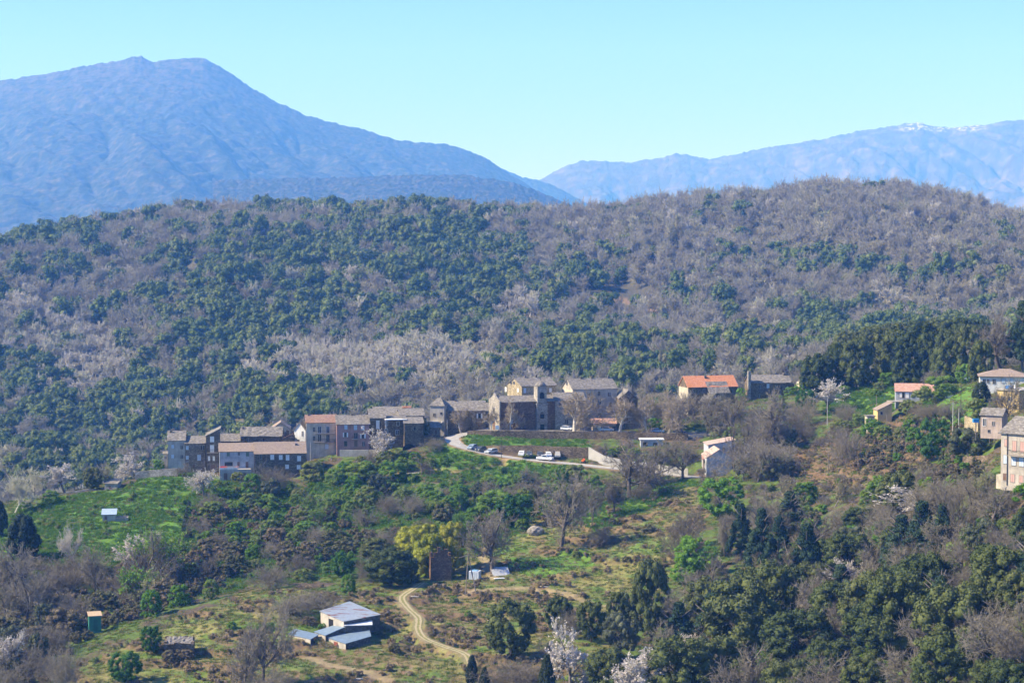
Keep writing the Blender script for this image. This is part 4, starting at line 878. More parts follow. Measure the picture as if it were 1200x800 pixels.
h = House('stone_house', 'dark stone barn house with a wide arched cellar opening', 474, 496, 532, 496, 606, 8, 9); h.body(M_STONED, T_SLATE, 'gable', 489)
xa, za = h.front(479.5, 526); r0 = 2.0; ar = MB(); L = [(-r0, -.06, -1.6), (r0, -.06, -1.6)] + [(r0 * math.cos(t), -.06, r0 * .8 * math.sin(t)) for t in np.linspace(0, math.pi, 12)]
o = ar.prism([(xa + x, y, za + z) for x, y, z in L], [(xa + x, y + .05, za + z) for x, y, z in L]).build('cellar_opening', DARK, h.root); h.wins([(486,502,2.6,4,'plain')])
h = House('stone_shed', 'low slate roofed shed down the slope right of the arched cellar', 497, 516, 511, 501, 622, 2, 8, 'shed'); h.body(M_STONE, T_SLATE, 'gable', 494.5).wins([(503,506,2.5,4),(511,506,3,5,'door')])
h = House('tower_house', 'narrow tower like house with a pale pyramid roof and white awning', 503.8, 520.5, 502, 475, 632, -10, 7); h.body(M_GREYP, T_SLATE, 'hip', 466, hips=.75).wins([(517,484.3,2,2.6,'plain'),(509,486,2.4,3.6),(516,496,3,4)])
xa, za = h.front(507, 494.6); xb, _ = h.front(519, 494.6); h.box_part('awning', xa, xb, -1.6, -.004, za, za + .3, W_WHITE)
h = House('stone_house', 'long tan stone house with slate roofs by the road bend', 520.5, 569, 503, 481, 634, 4, 9); h.body(M_STONE, T_SLATE, 'gable', 470).chimney(.3, .5, .5)
h.wins([(528,486,2.4,3.5),(547.5,485.5,2.5,5),(562,487,3,5.5,'open'),(561.5,497,3.5,7,'door'),(535,497,3,5),(550,497,3,6,'door'),(529,483.5,7,3,'plain')])
h = House('stone_house', 'slate roofed house with dark gable end wall beside the church yard', 556, 582, 503, 482, 644, 4, 8); h.body(M_STONE, T_SLATE, 'gable', 472)

# church
def church():
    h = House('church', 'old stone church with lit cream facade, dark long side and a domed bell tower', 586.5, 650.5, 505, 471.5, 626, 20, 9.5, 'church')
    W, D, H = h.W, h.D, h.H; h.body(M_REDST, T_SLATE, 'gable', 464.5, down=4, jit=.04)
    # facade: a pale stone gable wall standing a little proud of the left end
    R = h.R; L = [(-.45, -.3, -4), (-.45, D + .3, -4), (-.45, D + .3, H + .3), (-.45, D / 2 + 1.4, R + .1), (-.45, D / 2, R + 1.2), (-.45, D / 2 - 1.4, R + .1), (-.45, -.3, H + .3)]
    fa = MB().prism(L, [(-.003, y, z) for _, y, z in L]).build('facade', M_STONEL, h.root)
    MB().box(-.52, -.452, D / 2 - .9, D / 2 + .9, 0, 3.0).build('door', W_BROWN, fa); MB().box(-.52, -.452, D / 2 - .5, D / 2 + .5, 5.2, 7).build('window', G_PANE, fa); MB().box(-.6, -.452, -.3, D + .3, H * .55, H * .55 + .25).build('cornice', M_STONEL, fa)
    x0, _ = h.front(628, 500); x1, _ = h.front(640.2, 500); zt = h.front(634, 473)[1]; y0 = -1.0; y1 = y0 + (x1 - x0)
    t = MB().box(x0, x1, y0, y1, -4, zt).build('bell_tower', M_STONEL, h.root)
    for f in (.30, .62, .985): zc = zt * f; MB().box(x0 - .18, x1 + .18, y0 - .18, y1 + .18, zc, zc + .28).build('cornice', M_STONEL, t)
    xm = (x0 + x1) / 2; ym = (y0 + y1) / 2
    zb = h.front(634, 452.5)[1]; i = .2
    MB().box(x0 + i, x1 - i, y0 + i, y1 - i, zt + .29, zb).build('belfry', M_STONEL, t)
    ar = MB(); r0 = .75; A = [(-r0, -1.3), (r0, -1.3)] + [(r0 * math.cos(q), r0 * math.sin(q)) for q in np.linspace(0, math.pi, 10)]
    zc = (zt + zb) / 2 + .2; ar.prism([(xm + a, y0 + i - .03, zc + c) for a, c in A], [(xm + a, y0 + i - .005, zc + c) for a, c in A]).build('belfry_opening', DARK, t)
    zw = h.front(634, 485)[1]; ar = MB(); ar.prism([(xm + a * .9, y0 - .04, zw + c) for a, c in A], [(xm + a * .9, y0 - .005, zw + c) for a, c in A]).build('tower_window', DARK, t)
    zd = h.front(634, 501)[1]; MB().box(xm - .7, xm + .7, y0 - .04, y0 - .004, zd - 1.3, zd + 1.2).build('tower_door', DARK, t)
    dome = MB(); zs = h.front(634, 446.5)[1]; n = 12; rr = (x1 - x0) / 2 - i + .25; prev = []
    prof = [(1.0, 0), (1.02, .12), (.92, .35), (.72, .62), (.45, .85), (.16, .97), (.1, 1.0), (.05, 1.12)]
    dome.tube([(xm, ym, zb + .003 + (zs - zb) * q) for _, q in prof], [rr * k for k, _ in prof], 12); dome.build('cupola', T_SLATE, t, True)
    cr = MB().box(xm - .05, xm + .05, ym - .05, ym + .05, zs, zs + 1.3); cr.box(xm - .35, xm + .35, ym - .045, ym + .045, zs + .8, zs + .92); cr.build('cross', IRON, t)
    xb0, zb0 = h.front(588, 487); xb1, _ = h.front(627, 487); h.box_part('buttress_ledge', xb0, xb1, -.35, -.004, zb0 - .12, zb0 + .12, M_REDST)
    for a in (592, 603.5, 615):
        xa, _ = h.front(a, 490); h.box_part('buttress', xa - .35, xa + .35, -.5, -.36, -3, h.front(a, 488)[1], M_REDST)
    return h
church()
h = House('yellow_stone_house', 'big ochre gabled house with slate roof rising behind the church', 611.5, 652, 486, 452.5, 645, 24, 11.5); h.body(M_STONEY, T_SLATE, 'gable', 443.2).chimney(.3, .5, .8).chimney(.62, .5, 1.0)
h.wins([(592.8,456,1.9,5.5,'shut'),(607,457,1.9,4.5,'shut'),(599,448.5,2.4,3),(602.5,448.5,2.4,3)], face='l'); h.wins([(615,457.5,3,6,'shut','f',W_BLUE),(628,456.5,2.5,4),(645,457,3,5,'shut')])
h = House('cream_house', 'lower cream house right of the bell tower with pale slate roof', 650.5, 686, 505, 469.5, 632, 12, 8); h.body(M_STONEL, T_SLATE, 'gable', 460.3).wins([(656,473.5,2.6,3.4,'plain'),(664,481,2.8,4.5),(675,482,2.8,4.5),(664,494,3,5),(677,496,3.4,7,'door')])
h = House('manor_house', 'largest grey stone house with cream gable and long slate roof', 671.5, 723, 504, 456.2, 642, 17, 11); h.body(M_GREYP, T_SLATE, 'gable', 444.3).chimney(.3, .5, .8).chimney(.55, .5, .8).chimney(.93, .5, .9)
h.wins([(702,471.5,4,7.5,'dark'),(690,463,2.8,4.5),(702,461,2.8,4.5),(714,462,2.8,4.5),(715,474,2.8,5),(690,475,2.8,5),(703,486,3,5)]); h.wins([(664.5,449,1.8,4)], face='l'); MB().box(-.06, -.004, .05, h.D - .05, -2, h.H - .4).build('lime_render', M_CREAM, h.root)
h = House('stone_house', 'small stone house with slate roof sloping down behind the plane trees', 726, 747, 492, 466.5, 640, 6, 10); h.body(M_STONED, T_SLATE, 'gablef', rh=(492 - 457.5) * mpp(640)).chimney(.8, .3, .8, .5)
h = House('bar_building', 'low building with pinkish tiled roof and white door on the terrace', 694.5, 722, 506, 496.3, 628, 3, 7, 'building'); h.body(M_ROSE, T_PINK, 'gable', 490.5, jit=.02).wins([(702,502.3,3.4,6.5,'shut','f',None,W_WHITE),(719.5,502.5,4,6,'plain'),(711,501,3,3.5)])
h = House('stone_house', 'dark low stone house under the plane trees beside the pinkish roof', 724, 757, 506, 490, 632, 3, 7); h.body(M_STONED, T_SLATE, 'gable', 484).wins([(731,498,3,5),(740,499,4,7,'door'),(750,498,3,5)])
# right of the village
h = House('orange_roof_house', 'stone house with bright orange tiled roof above the plane trees', 806.5, 864, 477, 453.5, 652, 15, 9); h.body(M_STONED, T_ORANGE, 'gable', 441, jit=.02).chimney(.42, .4, .9, .7)
MB().box(-.06, -.004, .05, h.D - .05, -2.5, h.H - .3).build('lime_render', M_CREAM, h.root)
xa, za = h.front(829, 460); xb, _ = h.front(852.5, 450); zt = h.front(840, 450.5)[1]; b = MB(); b.box(xa, xb, -2.2, -.004, -3, za); w_ = b.build('extension', M_STONE, h.root)
s_ = MB(); slab(s_, (xa - .2, -2.4, za), (xb + .2, -2.4, za), (xb + .2, 1.6, zt + .9), (xa - .2, 1.6, zt + .9), .2, 10, 5, .05); s_.build('extension_roof', T_SLATE, h.root)
h.wins([(813,458,2.6,4.5),(825,458,2.6,4.5),(858,458,2.6,4.5),(815,468,2.6,4.5),(826,468,2.6,4.5)])
h = House('stone_house', 'old grey stone house with a tall lit chimney wall at its left end', 879.5, 927, 478, 448.5, 660, 6, 9); h.body(M_STONED, T_SLATE, 'gable', 439.5).wins([(900,452,3,5,'shut','f',W_BLUE),(909,453,2.6,4.5),(891,453,2.6,4.5),(900,464,3,5),(890,464,2.6,4),(916,455,2.4,4,'plain')]).chimney(.92, .5, .7, 1.2)
MB().box(-.9, -.004, -.4, 1.0, -3, h.R + 1.6).build('chimney_wall', M_STONEL, h.root)
b = MB(); rs = random.Random(5)
for i in range(7): b.box(h.W + .003 + i * .5, h.W + .5 + i * .5, -.1, 6 - .01 * i, -3, h.H * (1.05 - i * .11) + rs.uniform(-.5, .4))
b.build('broken_wall', M_STONED, h.root)
h = House('stone_cottage', 'tiny cottage with one cream wall and grey roof left of the pink blossom', 941.5, 955, 463, 448, 668, 14, 6, 'cottage'); h.body(M_GREYP, T_SLATE, 'gable', 444.5); MB().box(-.06, -.004, .05, h.D - .05, -2, h.H).build('lime_render', M_CREAM, h.root)
h = House('blue_grey_house', 'pale blue grey gabled house with pinkish roof below the road', 828.5, 857.5, 558, 536, 566, 3, 10); h.body(M_PALEB, T_PALE, 'gablef', rh=(558 - 526.5) * mpp(566), jit=.02).wins([(837,552,3,3.4,'plain')])
h = House('rose_house', 'upper house with pinkish wall and tiled roof stepping behind the blue grey gable', 830, 861, 545, 521.5, 578, 3, 9); h.body(M_PALEB, T_PALE, 'monor', rh=(545 - 515.5) * mpp(578), jit=.02).wins([(848,525.5,2.4,2.6,'plain')])
h = House('side_annex', 'narrow pinkish annex with small windows at the left of the blue grey gable', 823.5, 828.2, 556, 538, 570, -4, 5, 'annex'); h.body(M_ROSE, T_PINK, 'mono', 535).wins([(825.8,541,2,2.6,'plain'),(825.8,550,2,3.4,'plain')])
h = House('long_bungalow', 'long low house with pinkish tiled roof and pale shutters on the hillside', 1049.5, 1094, 468.5, 458.3, 588, -9, 7); h.body(M_BLUEP, T_PINK, 'gable', 449.3, jit=.02).chimney(.75, .5, .4)
h.wins([(1055.5,462.8,2.6,5.5,'shut'),(1058.6,463,2.4,6.5,'plain'),(1063,463,4,6.5,'shut'),(1070,463,3,4.5,'shut')]); h.box_part('porch_slab', -2.6, h.W * .35, -2.6, -.004, -.4, -.12, M_GREYP); h.box_part('porch_wall', 1.0, 1.6, -2.4, -1.4, -2.2, -.402, M_YELL)
h = House('cream_shed', 'cream shed with a sloping roof below the long bungalow', 1028.5, 1045, 489, 480.5, 572, 4, 5, 'shed'); h.body(M_YELL, T_TAN, 'monor', rh=(489 - 472.5) * mpp(572), jit=.02).window(1033, 484, 2.4, 3, 'plain')
h = House('stone_hut', 'small square hut with flat grey roof on the bracken slope', 1016.5, 1025, 497, 488, 568, 4, 3, 'hut'); h.body(M_CREAM, T_SLATE, 'flat').window(1020.5, 494, 2, 4, 'door')
h = House('water_tank_block', 'small white concrete block beside the lamp post', 1110.5, 1118.5, 472, 464, 566, 4, 2.4, 'block'); h.body(M_WHITEP, M_WHITEP, 'flat', over=.08, jit=0, th=.12, down=1.2).window(1115, 468.5, 1.8, 4, 'door')
h = House('white_villa', 'white villa with a brown hipped roof at the top right', 1148, 1206, 456, 440.5, 545, -12, 10); h.body(M_WHITEP, T_TAN, 'hip', 431.5, jit=.02, over=.5).chimney(.3, .45, .8).wins([(1153.5,446.5,2.6,4.5),(1158,446.5,2,4),(1176,446,4,5,'shut','f',W_BLUE),(1186,446,4,5,'shut','f',W_BLUE),(1165,447,3,5)])
h = House('yellow_house', 'yellow house with two dark windows and a flat roof', 1168, 1194, 482, 456.5, 478, -40, 8); h.body(M_YELL, M_GREYP, 'flat', jit=0).wins([(1175.5,466.5,3.4,4.6),(1184.2,467,3.4,4.6),(1189.5,476,2.4,5,'plain')]); h.box_part('solar_heater', 1.6, 3.0, 1, 2.4, h.H + .3, h.H + 1.0, plain('blue_sheet', (.07, .20, .48), .4), h.roof_o); h.box_part('roof_pipe', 3.4, 3.7, 2, 2.3, h.H + .3, h.H + 1.3, W_WHITE, h.roof_o)
h = House('rose_cottage', 'small rose cottage with grey roof and dark framed window under the yellow house', 1149, 1174, 508, 486, 452, -28, 5, 'cottage'); h.body(M_ROSE, T_SLATE, 'gable', 478, down=1).wins([(1153.5,494.5,3,8.5,'dark','f',None,W_WHITE),(1164,496,2.4,4),(1159,505,2.4,3,'plain')])
h = House('cream_manor', 'large cream three storey house with slate roof at the right edge', 1172.5, 1236, 567.5, 506.5, 383, -44, 12); h.body(plaster('old_cream_plaster', (.48, .43, .36), .6), T_SLATE, 'gable', 488, over=.45, down=1.0)
h.wins([(1179.3,518.5,3.2,8,'shut','f',W_PINK),(1188.8,522.5,3.6,12,'shut','f',W_PINK),(1198,523.5,3.6,12,'shut','f',W_PINK),(1178.5,538,4,10,'shut','f',W_BLUE),(1188,540,4,10,'shut','f',W_BLUE),(1197,541,4.4,10,'shut','f',W_BLUE),(1177.5,558.5,3,8,'shut','f',W_BROWN),(1186.7,560,3.6,9,'shut','f',W_PINK),(1196.5,561,3.4,8,'shut','f',W_PINK)]); h.balcony(1183.5, 1225, 532.5, 1.0)
h.box_part('drainpipe', 1.35, 1.5, -.14, -.02, 0, h.H, IRON); h.box_part('buttress', -1.2, -.004, .4, 2.4, -.9, h.H * .18, M_CREAM)

# sheds on the knoll: roofs given by their four corners
TIN = None
def tin_mat():
    m, nt, b = _nodes('corrugated_iron'); o = objcoord(nt)
    mp = N(nt, 'ShaderNodeMapping'); mp.inputs['Scale'].default_value = (.22, .9, .5); mp.inputs['Rotation'].default_value = (0, 0, .5); nt.links.new(o, mp.inputs[0])
    rust = ramp(nt, noise(nt, mp.outputs[0], .9, 5, .6), [(.55, 0.0), (.60, 1.0)]); base = ramp(nt, noise(nt, o, 2.0, 4), [(.3, (.30, .34, .38)), (.7, (.42, .46, .50))])
    nt.links.new(mixc(nt, rust, base, (.24, .085, .05)), b.inputs['Base Color']); b.inputs['Roughness'].default_value = .45; b.inputs['Metallic'].default_value = .25
    w = N(nt, 'ShaderNodeTexWave', Scale=6.0); nt.links.new(o, w.inputs['Vector']); bp = N(nt, 'ShaderNodeBump', Strength=.5, Distance=.04); nt.links.new(w.outputs[1], bp.inputs['Height']); nt.links.new(bp.outputs[0], b.inputs['Normal']); return m
TINR = tin_mat(); TINB = plain('grey_blue_sheet', (.19, .26, .34), .5, .15, var=.15, scale=1.2); TINW = plain('white_sheet', (.74, .76, .78), .4, .1, var=.06)
def shed(name, label, corners, roofm, wallm, inset=.25, th=.1, drop=3.6, door=None):
    """corners: left, front, right, back as (column, row, metres)"""
    q = [Vector(P(*c)) for c in corners]; c0 = sum(q, Vector()) / 4; root = empty(name, (c0.x, c0.y, c0.z - 2.3)); L = [p - root.location for p in q]; tag(root, label, 'shed')
    r = MB(); slab(r, L[0], L[1], L[2], L[3], th, 10, 8, .02); r.build('roof', roofm, root)
    ce = sum(L, Vector()) / 4; I = [ce + (p - ce) * (1 - inset / max((p - ce).length, .1)) for p in L]
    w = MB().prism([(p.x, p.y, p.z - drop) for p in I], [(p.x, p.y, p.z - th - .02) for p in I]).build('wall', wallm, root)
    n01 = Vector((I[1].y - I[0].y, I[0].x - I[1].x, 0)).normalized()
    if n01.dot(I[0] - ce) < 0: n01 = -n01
    a, b_ = I[0] + n01 * .012, I[1] + n01 * .012; MB().prism([a - Vector((0, 0, drop)), b_ - Vector((0, 0, drop)), I[1] - Vector((0, 0, drop)) + n01 * .002, I[0] - Vector((0, 0, drop)) + n01 * .002], [a - Vector((0, 0, th + .025)), b_ - Vector((0, 0, th + .025)), I[1] - Vector((0, 0, th + .025)) + n01 * .002, I[0] - Vector((0, 0, th + .025)) + n01 * .002]).build('lit_side_whitewash', M_LIME_LIT, root)
    if door:
        i, j, t0, t1, hh, m = door; a, b_ = I[i], I[j]; n = Vector((b_.y - a.y, a.x - b_.x, 0)).normalized()
        if n.dot(ce - a) > 0: n = -n
        A = a + (b_ - a) * t0 + n * .03; B = a + (b_ - a) * t1 + n * .03; zb = min(a.z, b_.z) - 2.35
        d = MB().prism([(A.x, A.y, zb), (B.x, B.y, zb), (B.x - n.x * .02, B.y - n.y * .02, zb), (A.x - n.x * .02, A.y - n.y * .02, zb)], [(A.x, A.y, zb + hh), (B.x, B.y, zb + hh), (B.x - n.x * .02, B.y - n.y * .02, zb + hh), (A.x - n.x * .02, A.y - n.y * .02, zb + hh)]).build('door', m, root)
    PLANTS.append((c0.x, c0.y, 4.2)); return root
M_LIME_LIT = plaster('sunlit_whitewash', (.47, .43, .37), .7); M_BLOCK_SHADE = stone('shaded_block', (.10, .09, .08), (.15, .135, .12), (.20, .18, .16))  # whitewash on the sunlit side, dark block for shaded sides: light put into colour
shed('tin_shed', 'largest tin shed, its pale sheet roof streaked with rust', [(374.5,715.3,433), (402.8,727.6,424.5), (446.5,719.4,431), (410,704,443)], TINR, M_BLOCK_SHADE, door=(0, 1, .35, .55, 1.9, DARK))
shed('tin_shed', 'low blue roofed tin shed at the left end of the farm yard', [(337.6,742.3,424.5), (364.2,748.4,418.5), (374,742.6,423.5), (344.5,735.8,430)], TINB, M_BLOCK_SHADE, door=(0, 1, .62, .66, 2.0, W_BROWN))
shed('tin_shed', 'long narrow blue roofed tin shed between the yard and the rusty roof', [(367.5,739.6,427), (381,744,421.5), (408.5,732.2,425), (401.5,728.8,429.5)], TINB, M_BLOCK_SHADE)
shed('tin_shed', 'blue grey tin shed with a brown door in front of the rusty roof', [(380.2,745,423), (404.8,753.6,416), (435,744.8,421), (432,733,429)], TINB, M_BLOCK_SHADE, door=(0, 1, .42, .62, 2.0, plain('red_brown_door', (.20, .06, .04))))
shed('tin_shed', 'small white roofed link shed between the rusty and blue roofs', [(402.5,729.2,427), (403.5,732.5,424), (436.5,731.5,426), (436,725.8,430)], TINW, M_BLOCK_SHADE)
h = House('stone_ruin', 'low roofless stone ruin with rubble on its walls beside the round green tree', 192.5, 227, 764.5, 752, 412, 6, 4.2, 'ruin'); W, D, H = h.W, h.D, h.H
b = MB(); rs = random.Random(8)
for i in range(9): b.box(W * i / 9, W * (i + 1) / 9 - .002, 0, .5, -2, H * .85 + rs.uniform(-.15, .2)); b.box(W * i / 9, W * (i + 1) / 9 - .002, D - .5, D, -2, H * 1.1 + rs.uniform(-.15, .3))
b.box(0, .5, .502, D - .502, -2, H); b.box(W - .5, W, .502, D - .502, -2, H * .9); b.build('wall', M_STONED, h.root); s_ = MB(); slab(s_, (.3, .3, H * .8), (W - .3, .3, H * .75), (W - .3, D - .3, H * 1.15), (.3, D - .3, H * 1.2), .25, 14, 6, .16); s_.build('fallen_roof', T_SLATE, h.root)
h = House('ruined_tower', 'tall roofless reddish stone ruin in front of the ivy covered trees', 504.5, 529, 676, 648, 475, 8, 4.6, 'ruin'); W, D, H = h.W, h.D, h.H
b = MB(); rs = random.Random(9); hs = [.82, 1.02, 1.24, 1.1, 1.16, .88]
for i in range(6): b.box(W * i / 6, W * (i + 1) / 6 - .002, 0, .55, -3, H * hs[i]); b.box(W * i / 6, W * (i + 1) / 6 - .002, D - .55, D, -3, H * (hs[i] - rs.uniform(.05, .3)))
for i in range(4): b.box(0, .55, .552 + (D - 1.1) * i / 4, .55 + (D - 1.1) * (i + 1) / 4, -3, H * (.95 + rs.uniform(-.1, .1))); b.box(W - .55, W, .552 + (D - 1.1) * i / 4, .55 + (D - 1.1) * (i + 1) / 4, -3, H * (.95 + rs.uniform(-.1, .1)))
b.build('wall', M_REDST, h.root)
h = House('green_hut', 'narrow dark green hut with a tan roof at the foot of the meadow', 104.5, 118.8, 740, 722, 440, 18, 2.2, 'hut'); h.body(W_GREEN if False else plain('green_boards', (.035, .17, .12), .6, var=.2), plain('tan_sheet', (.48, .35, .22), .7), 'mono', rh=(740 - 719) * mpp(440), over=.2, jit=.01, th=.08, down=1).wins([(112, 732, 4.6, 14, 'door')], col=plain('green_door', (.03, .13, .10), .6), frame=plain('green_boards', (.035, .17, .12)))
h = House('meadow_shed', 'small shed with pale blue sheet roof in the green meadow', 120, 135.5, 609.5, 602.8, 547, 8, 3.2, 'shed'); h.body(M_GREYP, plain('pale_blue_sheet', (.40, .50, .60), .4, .2), 'mono', rh=(609.5 - 598.6) * mpp(547), jit=.01, th=.08, down=1).window(124, 606.5, 2.6, 4.5, 'door')
h = House('stone_pen', 'low grey stone pen attached right of the meadow shed', 136, 150, 611, 606.5, 547, 8, 2.6, 'pen'); b = MB(); b.box(0, h.W, 0, .35, -1, h.H); b.box(0, h.W, h.D - .35, h.D, -1, h.H * 1.2); b.box(0, .35, .352, h.D - .352, -1, h.H); b.box(h.W - .35, h.W, .352, h.D - .352, -1, h.H); b.build('wall', M_STONEL, h.root)
h = House('stone_hut', 'small grey stone hut at the upper edge of the meadow beside the round oak', 122.5, 137, 574.5, 566.5, 588, -8, 4, 'hut'); h.body(M_STONEL, T_SLATE, 'mono', rh=(574.5 - 563.5) * mpp(588)).window(129, 571, 2.4, 4, 'door')
# ------------------------------------------------------------------ walls, poles, cars and other things on the ground
def wall_line(name, label, pts, thick, m, cat='wall', down=1.2, wob=.12, cap=None):
    """pts: (column, row of the foot, metres, height in metres)"""
    q = [(Vector(P(a, b, Y)), hh) for a, b, Y, hh in pts]; mb = MB(); rs = random.Random(len(pts) * 7 + int(pts[0][0])); org = q[0][0].copy()
    for (a, ha), (b, hb_) in zip(q[:-1], q[1:]):
        d = Vector((b.x - a.x, b.y - a.y, 0)); n = max(1, int(d.length / 2.0)); s = Vector((-d.y, d.x, 0)).normalized() * thick
        for i in range(n):
            t0, t1 = i / n, (i + 1) / n - .0005; A = a.lerp(b, t0) - org; B = a.lerp(b, t1) - org; h0 = ha + (hb_ - ha) * t0 + rs.uniform(-wob, wob); h1 = ha + (hb_ - ha) * t1 + rs.uniform(-wob, wob)
            mb.prism([A + Vector((0, 0, -down)), B + Vector((0, 0, -down)), B + s + Vector((0, 0, -down)), A + s + Vector((0, 0, -down))], [A + Vector((0, 0, h0)), B + Vector((0, 0, h1)), B + s + Vector((0, 0, h1)), A + s + Vector((0, 0, h0))])
    o = mb.build(name, m); o.location = org; return tag(o, label, cat)
CONC = plain('grey_concrete', (.34, .33, .31), .9, var=.15, scale=.5)
wall_line('retaining_wall', 'long dark stone wall holding up the church terrace', [(547.5,519,619.5,3.9), (575,519.5,617.3,4.0), (640,520,615.8,4.0), (700,520.5,613.6,4.0), (760,522,609.8,4.0), (806,523,607,4.0)], .5, M_STONED, down=2)
wall_line('retaining_wall', 'dark stone wall behind the cars on the lower road', [(563,526.5,605.5,1.0), (585,531.5,601.5,2.4), (620,533.5,599.5,3.0), (655,535.5,596.8,3.1), (689,536,595,3.0)], .4, M_STONED, down=1)
wall_line('concrete_wall', 'pale grey concrete wall curving along the lower road', [(689.6,535,593.5,2.9), (707,542.3,586.5,2.2), (722,545.5,583.5,2.1), (760,549.5,578,1.7), (806,555,570,1.5)], .3, CONC, wob=.02)
wall_line('field_wall', 'low stone wall in front of the left end house', [(158,562,598,2.4), (175,561,598,2.6), (208,558.5,597,2.6)], .5, M_STONEL)
wall_line('field_wall', 'tumbledown stone wall along the upper edge of the meadow', [(66,583,590,1.0), (88,579.5,590,1.2), (112,576,590,1.2)], .5, M_STONEL, wob=.3)
wall_line('field_wall', 'low stone wall by the cottage gardens below the olive shaped tree', [(1128,540.5,452,1.0), (1150,541.5,448,1.6), (1168,543,444,1.8)], .4, M_STONED, wob=.2)
wall_line('garden_wall', 'pale stone garden wall left of the rose cottage', [(1130,503,470,3.2), (1146,509,462,3.0)], .4, M_STONEY)
wall_line('parapet', 'low pale parapet along the lane below the pink house', [(398,530.5,604,.9), (420,530.5,604,.9), (441,530,604,.9)], .3, M_CREAM, wob=.02)
wall_line('field_wall', 'dark dry stone wall under the short pale lane', [(505,560,583,1.5), (535,561,582,1.6), (558,558.5,584,1.5)], .4, M_STONED, wob=.2)
# hedge line beside the meadow
def hedge(name, label, pts, w, hgt, mat, seed):
    rng_ = np.random.default_rng(seed); q = hb_line(pts); C = []; 
    for i in range(len(q) - 1):
        n = max(2, int(np.linalg.norm(q[i + 1] - q[i]) / .5))
        for k in range(n): C.append(q[i] + (q[i + 1] - q[i]) * (k / n))
    C = np.array(C); o = C[0].copy(); C = C - o; n = 26 * len(C); k = rng_.integers(0, len(C), n); d = unit(rng_.normal(size=(n, 3))); d[:, 2] = abs(d[:, 2])
    V, F = quads(C[k] + d * np.array([w, w, hgt]) * rng_.uniform(.75, 1.1, (n, 1)), unit(d + .5 * rng_.normal(size=(n, 3))), .16 * rng_.uniform(.6, 1.4, n), rng_)
    ob = link(name, mesh_np(name, V, F, mat)); ob.location = o; return tag(ob, label, 'hedge')
def hb_line(pts): return np.array([hit(a, b) for a, b in pts])
hedge('hedge', 'narrow dark hedge running down the right side of the meadow', [(222,592), (217,612), (213,632), (209,650)], .6, 1.9, CYP, 3)

WOOD = plain('weathered_wood', (.24, .20, .16), .9); POLEC = plain('pole_concrete', (.42, .41, .39), .8)
def pole(px, py, top, label, r=.13, m=WOOD, name='utility_pole', arm=0, lamp=False, Y=None):
    p = P(px, py, Y) if Y else hit(px, py); hh = (py - top) * mpp(p[1]); e = empty(name, tuple(p)); tag(e, label, 'lamp post' if lamp else 'pole', None if lamp else 'utility poles around the village')
    s = MB().tube([(0, 0, -.6), (0, 0, hh)], [r, r * .65], 8).build('shaft', m, e)
    if arm: MB().box(-arm, arm, -.16, -.1, hh - .5, hh - .36).build('crossarm', m, e)
    if lamp: MB().tube([(0, 0, hh - .1), (.5, 0, hh + .15), (1.1, 0, hh + .1)], .05, 6).build('arm', IRON, e); MB().box(.9, 1.5, -.14, .14, hh - .02, hh + .14).build('lamp_head', W_WHITE, e)
    return e
pole(1116.5, 506, 470.5, 'tall pale pole beside the white concrete block', m=POLEC, arm=.5)
pole(1123.5, 503, 478, 'shorter pale pole right of the tallest one above the dark olive tree', m=POLEC)
pole(1126, 476, 443.5, 'street lamp on a thin dark post above the garden slope', .09, IRON, 'street_lamp', 0, True)
pole(969.5, 498, 463.5, 'pale wooden pole beside the pink blossom tree', m=POLEC, arm=.4)
pole(953.5, 487, 464, 'thin pole left of the pink blossom tree')
pole(976, 492, 482, 'short stub pole right of the pink blossom tree', .12)
pole(970.5, 556, 529, 'reddish wooden pole on the bracken slope')
pole(1027, 487, 463, 'thin wooden pole beside the cream shed'); pole(1039, 499, 484, 'small dark pole on the slope below the cream shed', .1)
pole(637.5, 533, 512, 'thin dark lamp pole standing by the parked cars', .07, IRON, Y=603); pole(587.5, 536.5, 513, 'dark pole at the roadside by the grey car', .08, IRON)
pole(683.5, 522, 501, 'slim dark pole against the terrace wall', .08, IRON, Y=612); pole(524, 505, 486, 'pale pole at the road bend by the tower house', .1, POLEC)
pole(364, 541, 518, 'pale lamp like pole beside the long tan roofed house', .1, POLEC); pole(305.5, 665, 604, 'thin dark pole standing in the scrub slope', .08, WOOD, Y=520)
# leaning pair of poles on the knoll
p1, p2 = hit(545.3, 697), hit(558.5, 695); e = empty('leaning_poles', tuple(p1)); tag(e, 'pair of dark wooden poles leaning together on the grassy knoll', 'pole'); d = Vector(p2 - p1); tp_ = Vector(((549 - 545.3) * mpp(p1[1]), 0, 50 * mpp(p1[1])))
MB().tube([(0, 0, -.4), tp_], [.13, .1], 8).build('pole', WOOD, e); MB().tube([d - Vector((0, 0, .4)), tp_ + Vector((-.1, .25, -.4))], [.13, .1], 8).build('pole', WOOD, e)
MB().tube([tp_ + Vector((-2.2, 0, -1.1)), tp_ + Vector((-1.4, .02, -.9)), tp_ + Vector((.5, .05, -.15))], .08, 6).build('brace', WOOD, e)

